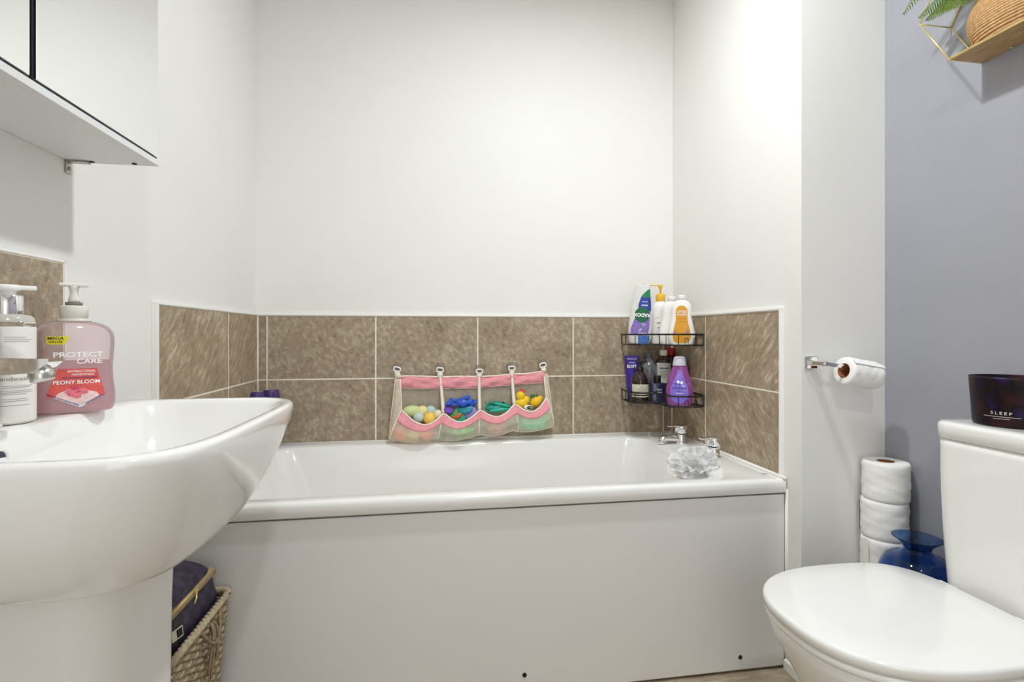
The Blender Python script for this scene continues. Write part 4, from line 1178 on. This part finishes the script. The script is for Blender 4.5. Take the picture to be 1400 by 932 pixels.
bd.build('top_binding', [M_cream, mat('pale_pink_binding', srgb(246, 204, 206), .8)], tg)
bd = MB(); bd.tube([fp_(i / NS, 1) for i in range(NS + 1)], .0022, 8)
for xs_ in PE[1:-1]:
    s_ = (xs_ - 205) / 1010
    bd.tube([fp_(s_, TB_ + (1 - TB_) * j / 8) + Vector((0, -.001, 0)) for j in range(9)], .0016, 6)
bd.build('bottom_binding', M_cream, tg)
# webbing strips from the top edge to the pocket peaks
HX = [180, 466, 740, 976, 1212]; HT = [182, 184, 186, 172, 150]
PK = [None, (490, 452), (740, 434), (987, 396), None]
for i in (1, 2, 3):
    x0_, y0_ = HX[i], HT[i]; x1_, y1_ = PK[i]
    rows = []
    for j in range(13):
        v = j / 12; x = lerp(x0_, x1_, v); y = lerp(y0_ - 4, y1_, v); o_ = lerp(.017, out_front(x1_, 0), v ** 1.2)
        w = lerp(9, 15, v)
        rows.append([Lb(S(x - w, y, o_ - .004)), Lb(S(x, y, o_ + .001)), Lb(S(x + w, y, o_ - .004 - .006 * v))])
    thicken(MB().grid(rows).build('webbing_strip', M_cream, tg), .0012)
# plastic loops, tabs and suction cups
M_cup = clear_mat('clear_suction_cup', srgb(244, 243, 242), .08, .05, .2)
HP = [(170, 125, -14), (465, 133, -4), (742, 147, 0), (975, 127, 2), (1203, 105, 12)]
for i, (x, y, an) in enumerate(HP):
    c = Lb(S(x, y, .012))
    R_ = Matrix.Rotation(radians(-an), 4, 'Y')
    ring = [c + R_ @ Vector(p) for p in [( -.0125, -.004, .0005), (-.010, -.004, .0075), (.010, -.004, .0075), (.0125, -.004, .0005), (.010, -.004, -.007), (-.010, -.004, -.007)]]
    MB().tube(crom_closed([tuple(p) for p in ring], 4), .0030, 8, closed=True).build('hook_loop', M_white_pl, tg)
    tab = MB()
    tx, ty = HX[i], HT[i]
    base = Lb(S(tx, ty + 6, .016)); top_ = c + R_ @ Vector((0, -.004, -.007))
    w = Vector((.0115, 0, 0))
    tab.grid([[base - w, base, base + w], [base.lerp(top_, .5) - w * .95, base.lerp(top_, .5) + Vector((0, -.001, 0)), base.lerp(top_, .5) + w * .95], [top_ - w * .85, top_, top_ + w * .85]])
    thicken(tab.build('hook_tab', M_cream, tg), .0015)
    cu = MB().lathe([(.0205, -.0005), (.0200, .001), (.013, .004), (.006, .007), (.0045, .012), (.0060, .014), (.004, .0155)], M=Matrix.Rotation(pi / 2, 4, 'X'), c=Lb(S(x, y - 12, 0.0)), n=28)
    cu.build('suction_cup', M_cup, tg)

# ------------------------------------------------------------------ toys inside the bag
M_duck = mat('duck_yellow', srgb(246, 206, 32), .3, noise=.05, nscale=20, coat=.2)
M_beak = mat('beak_red', srgb(222, 52, 30), .35)
M_teal = mat('teal_rubber', srgb(24, 142, 122), .35, noise=.12, nscale=40)
M_royal = mat('blue_rubber', srgb(48, 92, 196), .35, noise=.15, nscale=40)
M_lilac = mat('lilac_foam', srgb(150, 136, 208), .6, noise=.04)
M_mint = mat('green_foam', srgb(52, 168, 132), .6, noise=.04)
M_brown = mat('orange_foam', srgb(186, 98, 42), .6, noise=.06)
def toy(name, x, y, out, label, cat='bath toy', rot=(0, 0, 0)):
    return tag(empty(name, S(x, y, out), rot=rot), label, cat, 'toys in the bath toy bag')
# rubber duck lying with its head towards the back
dk = toy('rubber_duck', 1040, 362, .034, 'yellow rubber duck with a red beak in the right pocket of the toy bag')
b_ = MB().ball((0, 0, -.014), (.026, .021, .022)); b_.ball((-.004, .0, .016), .0185); b_.ball((.016, 0, -.004), (.016, .016, .020), M=Matrix.Rotation(radians(35), 4, 'Y'))
b_.build('body', M_duck, dk)
MB().ball((.002, .003, .034), (.009, .008, .009), seg=14, rg=10).ball((.006, -.001, .031), (.008, .005, .006), seg=14, rg=10).build('beak', M_beak, dk)
fs = toy('toy_fish', 1143, 380, .036, 'yellow and orange squeaky toy with green fin in right pocket of toy bag')
MB().ball((0, 0, 0), (.025, .018, .020), M=Matrix.Rotation(radians(-28), 4, 'Y')).ball((.017, 0, .013), (.013, .010, .011)).build('body', mat('toy_amber', srgb(248, 190, 36), .35, noise=.16, nscale=28), fs)
fn = MB()
for a in (-25, 0, 25): fn.ball((-.006 + a * .0004, .002, .022), (.0045, .003, .010), seg=10, rg=8, M=Matrix.Rotation(radians(a), 4, 'Y'))
fn.build('fin', mat('toy_green', srgb(40, 110, 62), .4), fs)
pg = toy('toy_penguin', 1083, 420, .050, 'small black and white toy peeking over the right pocket edge of the toy bag')
MB().ball((0, 0, 0), (.018, .012, .011)).build('body', mat('toy_white', srgb(240, 238, 232), .4), pg)
MB().ball((.002, -.005, .001), (.012, .009, .0075)).build('face', mat('toy_black', srgb(24, 24, 26), .35), pg)
MB().ball((.004, -.0125, .002), (.004, .0025, .0015), seg=10, rg=8).build('eye', MATS['toy_white'], pg)
# teal crocodile with a ragged crest
cr = toy('toy_crocodile', 868, 412, .040, 'teal rubber crocodile toy in the third pocket of the toy bag')
b_ = MB().ball((0, 0, -.004), (.052, .020, .016)).ball((.012, -.004, .010), (.036, .016, .012), M=Matrix.Rotation(radians(10), 4, 'Y')).ball((-.028, -.003, -.004), (.024, .017, .014))
b_.build('body', M_teal, cr)
M_teal2 = mat('teal_rubber_light', srgb(40, 172, 146), .35, noise=.1, nscale=40)
jw = MB().ball((.004, -.018, -.010), (.042, .008, .009), M=Matrix.Rotation(radians(-6), 4, 'Y')).ball((.014, -.016, .010), (.034, .006, .005), M=Matrix.Rotation(radians(14), 4, 'Y'))
jw.build('jaw', M_teal2, cr)
cs_ = MB()
for k in range(7):
    cs_.lathe([(.0075, 0), (.005, .010), (.0008, .017)], (-.040 + k * .011, .0, .004 + .006 * sin(k)), 10, M=Matrix.Rotation(radians(-20 + 8 * k), 4, 'Y'))
cs_.build('crest', M_teal, cr)
MB().ball((.020, -.0145, .019), (.0055, .0035, .003), seg=12, rg=8).build('eye', MATS['toy_black'], cr)
# blue octopus
oc = toy('toy_octopus', 612, 388, .034, 'royal blue rubber octopus toy in the second pocket of the toy bag')
b_ = MB().ball((.006, .004, .006), (.034, .018, .015))
random.seed(11)
for k in range(11):
    a = -55 + k * 30; r = .020
    cx_ = -.052 + k * .0105; 
    b_.ball((cx_, -.004 + .004 * (k % 2), .004 + .007 * sin(k * 1.9) ), (.0135, .009, .0072), seg=12, rg=8, M=Matrix.Rotation(radians(random.uniform(-35, 35)), 4, 'Y'))
b_.ball((.018, .002, .026), (.020, .010, .0075), M=Matrix.Rotation(radians(-20), 4, 'Y')).ball((-.030, .002, .016), (.018, .010, .008), M=Matrix.Rotation(radians(24), 4, 'Y')).ball((.036, .002, .014), (.016, .010, .0085))
b_.ball((0, .002, .020), (.022, .010, .008), M=Matrix.Rotation(radians(-18), 4, 'Y'))
b_.build('body', M_royal, oc)
MB().ball((.010, -.006, .015), (.005, .004, .0035), seg=10, rg=8).build('mouth', mat('toy_rose', srgb(222, 150, 170), .4), oc)
for (nm, x, y, o_, r_, th, m_, lb_, ry, rx_) in (
        ('foam_disc', 678, 452, .050, .026, .008, M_lilac, 'round lilac foam piece in the second pocket of the toy bag', 20, 14),
        ('foam_disc', 603, 482, .058, .0215, .008, M_mint, 'round green foam piece at the pocket edge, second pocket of the toy bag', 0, 10),
        ('foam_disc', 578, 456, .046, .026, .010, M_brown, 'rust orange foam piece in the second pocket of the toy bag', -24, 62),
        ('foam_disc', 525, 424, .042, .020, .009, mat('purple_foam', srgb(112, 70, 172), .6), 'small violet foam piece in the second pocket, far left', 10, 50),
        ('foam_disc', 640, 420, .040, .030, .010, mat('teal_foam', srgb(38, 140, 150), .6), 'dark teal foam piece under the blue octopus toy', -12, 64),
        ('foam_disc', 552, 446, .036, .024, .008, mat('leaf_foam', srgb(92, 150, 84), .6), 'leaf green foam piece beside the rust orange one', -30, 58)):
    t = toy(nm, x, y, o_, lb_)
    ob = MB().lathe([(.0001, -th / 2), (r_ - .002, -th / 2), (r_, -th / 2 + .002), (r_, th / 2 - .002), (r_ - .002, th / 2), (.0001, th / 2)], n=32, cap0=False, cap1=False,
                    M=Matrix.Rotation(radians(ry), 4, 'Y') @ Matrix.Rotation(radians(90 - rx_), 4, 'X')).build('disc', m_, t)
def softball(x, y, out, r, m_, label, name='toy_ball', sq=(1, 1, 1)):
    t = toy(name, x, y, out, label)
    b_ = MB().ball((0, 0, 0), (r * sq[0], r * .8 * sq[1], r * sq[2])).build('shell', m_, t)
    MB().tube([(r * sq[0] * cos(2 * pi * j / 30) * 1.001, 0, r * sq[2] * sin(2 * pi * j / 30) * 1.001) for j in range(30)], .0006, 5, closed=True).build('seam', m_, t)
softball(393, 482, .052, .024, mat('ball_yellow', srgb(248, 204, 92), .45, noise=.06), 'yellow ball at the front of the left pocket of the toy bag')
softball(318, 474, .046, .021, mat('ball_ice', srgb(196, 214, 210), .4), 'pale blue ball in the left pocket of the toy bag')
softball(275, 430, .036, .034, mat('toy_lime_pale', srgb(206, 222, 158), .5), 'pale lime soft toy at the back of the left pocket', 'soft_toy', (1.1, .7, .65))
softball(345, 432, .032, .021, mat('toy_butter', srgb(240, 224, 160), .5), 'pale butter yellow ball at the back of the left pocket')
softball(400, 436, .032, .022, mat('toy_aqua', srgb(190, 210, 198), .5), 'pale grey-green ball at the back of the left pocket')
softball(452, 462, .034, .020, mat('toy_cream', srgb(240, 226, 190), .5), 'cream ball against the right seam of the left pocket')
softball(196, 584, .044, .027, mat('ball_peach', srgb(255, 150, 104), .5), 'peach ball at the bottom left corner of the toy bag')
softball(372, 580, .056, .027, MATS['ball_peach'], 'peach ball at the bottom of the left pocket below the yellow ball')
softball(284, 590, .050, .025, MATS['toy_butter'], 'butter yellow ball between the two peach balls')
softball(440, 604, .044, .018, MATS['ball_ice'], 'small pale blue ball at the bottom right of the left pocket')
softball(612, 572, .052, .040, mat('toy_grass', srgb(120, 226, 104), .5, noise=.1), 'green soft toy at the bottom of the second pocket', 'soft_toy', (1.3, .8, .42))
softball(855, 562, .050, .034, mat('toy_tan', srgb(220, 168, 140), .5, noise=.15, nscale=25), 'tan soft toy at the bottom of the third pocket', 'soft_toy', (1.2, .8, .72))
softball(1118, 536, .050, .036, mat('toy_sea', srgb(100, 224, 160), .5, noise=.06), 'sea green soft toy at the bottom of the right pocket', 'soft_toy', (1.7, .8, .74))
softball(1212, 492, .040, .018, mat('toy_lime', srgb(150, 224, 62), .5), 'lime green ball at the right end of the toy bag', 'toy_ball', (1.1, .8, .85))

# ------------------------------------------------------------------ wicker basket
M_wick = mat('wicker', srgb(150, 132, 104), .75, noise=.25, nscale=90, bump=.5, bscale=500)
M_wick2 = mat('wicker_pale', srgb(186, 170, 142), .75, noise=.2, nscale=90, bump=.5, bscale=500)
bk = empty('wicker_basket', (-.573, 1.19, .001)); tag(bk, 'grey-brown wicker basket on the floor between the basin pedestal and the bath', 'basket')
HB = .352
def bper(z, n, off=0.0):
    k = z / HB; hx = lerp(.058, .080, k) ; hy = lerp(.108, .150, k)
    pts = rrect(-hx - off, hx + off, -hy - off, hy + off, .022, z, 12)
    # resample evenly
    ds = [0]
    for a, b in zip(pts, pts[1:] + pts[:1]): ds.append(ds[-1] + (b - a).length)
    out = []
    for i in range(n):
        d = ds[-1] * i / n
        for j in range(len(pts)):
            if ds[j + 1] >= d:
                f = (d - ds[j]) / max(1e-9, ds[j + 1] - ds[j]); out.append(pts[j].lerp(pts[(j + 1) % len(pts)], f)); break
    return out
NSK = 56; ROWS = 46; SUB = 4
wv = MB()
for r in range(ROWS):
    z = .008 + (HB - .016) * r / (ROWS - 1)
    pts = bper(z, NSK * SUB); c0 = Vector((0, 0, z)); o_ = []
    for i, p in enumerate(pts):
        d = (p - c0).normalized(); ph = (i / SUB + r) * pi
        o_.append(p + d * .0028 * cos(ph) + Vector((0, 0, .0012 * sin(i * .7 + r * 2.1))))
    wv.tube(o_, .0033, 6, mi=r % 3 == 1 and 1 or 0, closed=True)
wv.build('woven_side', [M_wick, M_wick2], bk)
stk = MB(); lo, hi = bper(.002, NSK), bper(HB, NSK)
for a, b in zip(lo, hi): stk.tube([a, b], .0030, 5)
stk.build('stakes', M_wick, bk)
rm = MB()
for s_ in range(3):
    pts = bper(HB, 176); o_ = []
    for i, p in enumerate(pts):
        d = Vector((p.x, p.y * .5, 0)).normalized(); a = i * 2 * pi * 22 / 176 + s_ * 2 * pi / 3
        o_.append(p + d * .0048 * cos(a) + Vector((0, 0, .004 + .0048 * sin(a))))
    rm.tube(o_, .0046, 6, mi=1, closed=True)
rm.build('braided_rim', [M_wick, M_wick2], bk)
bs = MB().loft([bper(.002, 60), bper(.008, 60)]); bs.build('base', M_wick, bk)
lp = MB()
for k, (dy, dz) in enumerate(((.0, -.13), (.022, -.10), (-.012, -.115))):
    lp.tube(crom([(.082, .035 + dy * .3, HB - .012), (.092, .03 + dy * .6, HB - .03), (.091, .025 + dy, HB - .07), (.087, .022 + dy * 1.1, HB + dz)], 5), .0026, 6)
lp.tube(crom([(.078, -.02, HB + .004), (.094, .01, HB - .045), (.093, .05, HB - .05), (.080, .085, HB + .004)], 6), .0034, 6)
lp.build('raffia_tie', M_wick, bk)

# wash bag standing in the basket
M_bag = bpy.data.materials.new('dark_check_fabric'); M_bag.use_nodes = True
nt = M_bag.node_tree; pz = nt.nodes['Principled BSDF']; pz.inputs['Roughness'].default_value = .55
tc = nt.nodes.new('ShaderNodeTexCoord'); ck = nt.nodes.new('ShaderNodeTexChecker'); ck.inputs['Scale'].default_value = 42
mp = nt.nodes.new('ShaderNodeMapping'); mp.inputs['Rotation'].default_value = (radians(20), radians(10), radians(0))
ck.inputs['Color1'].default_value = srgb(56, 50, 74); ck.inputs['Color2'].default_value = srgb(38, 30, 48)
nz = nt.nodes.new('ShaderNodeTexNoise'); nz.inputs['Scale'].default_value = 16
mx = nt.nodes.new('ShaderNodeMix'); mx.data_type = 'RGBA'; mx.blend_type = 'MULTIPLY'; mx.inputs[0].default_value = .6
rp = nt.nodes.new('ShaderNodeValToRGB'); rp.color_ramp.elements[0].color = (.65, .45, .6, 1); rp.color_ramp.elements[1].color = (1, 1, 1, 1)
nt.links.new(tc.outputs['Object'], mp.inputs['Vector']); nt.links.new(mp.outputs['Vector'], ck.inputs['Vector']); nt.links.new(tc.outputs['Object'], nz.inputs['Vector'])
nt.links.new(nz.outputs['Fac'], rp.inputs['Fac']); nt.links.new(ck.outputs['Color'], mx.inputs[6]); nt.links.new(rp.outputs['Color'], mx.inputs[7])
nt.links.new(mx.outputs[2], pz.inputs['Base Color'])
wg = empty('wash_bag', (-.578, 1.190, .02)); tag(wg, 'dark purple checked wash bag with a gold zip standing in the wicker basket', 'bag')
def wsec(y, f):
    """cross-section of the bag at y (f swells 0..1 towards the middle)"""
    t = .415 + .012 * f
    return [Vector((p[0], y, p[1])) for p in crom_closed([(-.058, .012), (.0, .008), (.050, .012), (.058, .10), (.064 , .24), (.070, .335), (.061, .385), (.052, t - .008), (.020, t + .014 * f + .004), (-.030, t + .018 * f + .004), (-.062, t - .02), (-.068, .33), (-.064, .2)], 4)]
secs = []
for i in range(17):
    v = i / 16; y = lerp(-.115, .128, v); f = sin(pi * v) ** .5
    k = .90 + .10 * min(1, f * 1.6)
    s_ = wsec(y, f); cz = .21
    secs.append([Vector((p.x * k, p.y, .008 + (p.z - .008) * lerp(.965, 1, min(1, f * 1.5)))) for p in s_])
MB().loft(secs).build('body', M_bag, wg)
zp = MB()
for i in range(16):
    v0, v1 = .04 + .92 * i / 16, .04 + .92 * (i + 1) / 16
P = [[Vector((.0585 + dx_, lerp(-.108, .122, i / 20), .401 + dz_)) for dx_, dz_ in ((.004, -.008), (.0015, .0015), (-.006, .0085))] for i in range(21)]
zp.grid(P)
thicken(zp.build('zip_tape', mat('zip_tan', srgb(172, 146, 112), .6, noise=.1, nscale=150), wg), .0015)
zt = MB()
zt.tube([(.0605, -.108, .4035), (.0605, .122, .4035)], .0020, 6)
zt.build('zip_teeth', M_gold, wg)
zs = MB().box(.058, .066, .010, .024, .400, .407, .001); zs.tube([(.0665, .014, .402), (.0700, .004, .393), (.0705, -.006, .385)], .0018, 6); zs.build('zip_pull', M_gold, wg)
tagm = MB().box(0, .0015, -.021, .021, -.010, .010, .0005, M=Matrix.Translation((.0685, -.078, .362)) @ Matrix.Rotation(radians(-12), 4, 'Y') @ Matrix.Rotation(radians(-10), 4, 'X'))
tg_ = tagm.build('label_tag', mat('tag_cream', srgb(214, 206, 190), .6), wg)
tin = MB().box(.001, .0021, -.003, .018, -.0075, .0075, .0003, M=Matrix.Translation((.0685, -.078, .362)) @ Matrix.Rotation(radians(-12), 4, 'Y') @ Matrix.Rotation(radians(-10), 4, 'X'))
tin.build('tag_panel', M_dark, tg_)
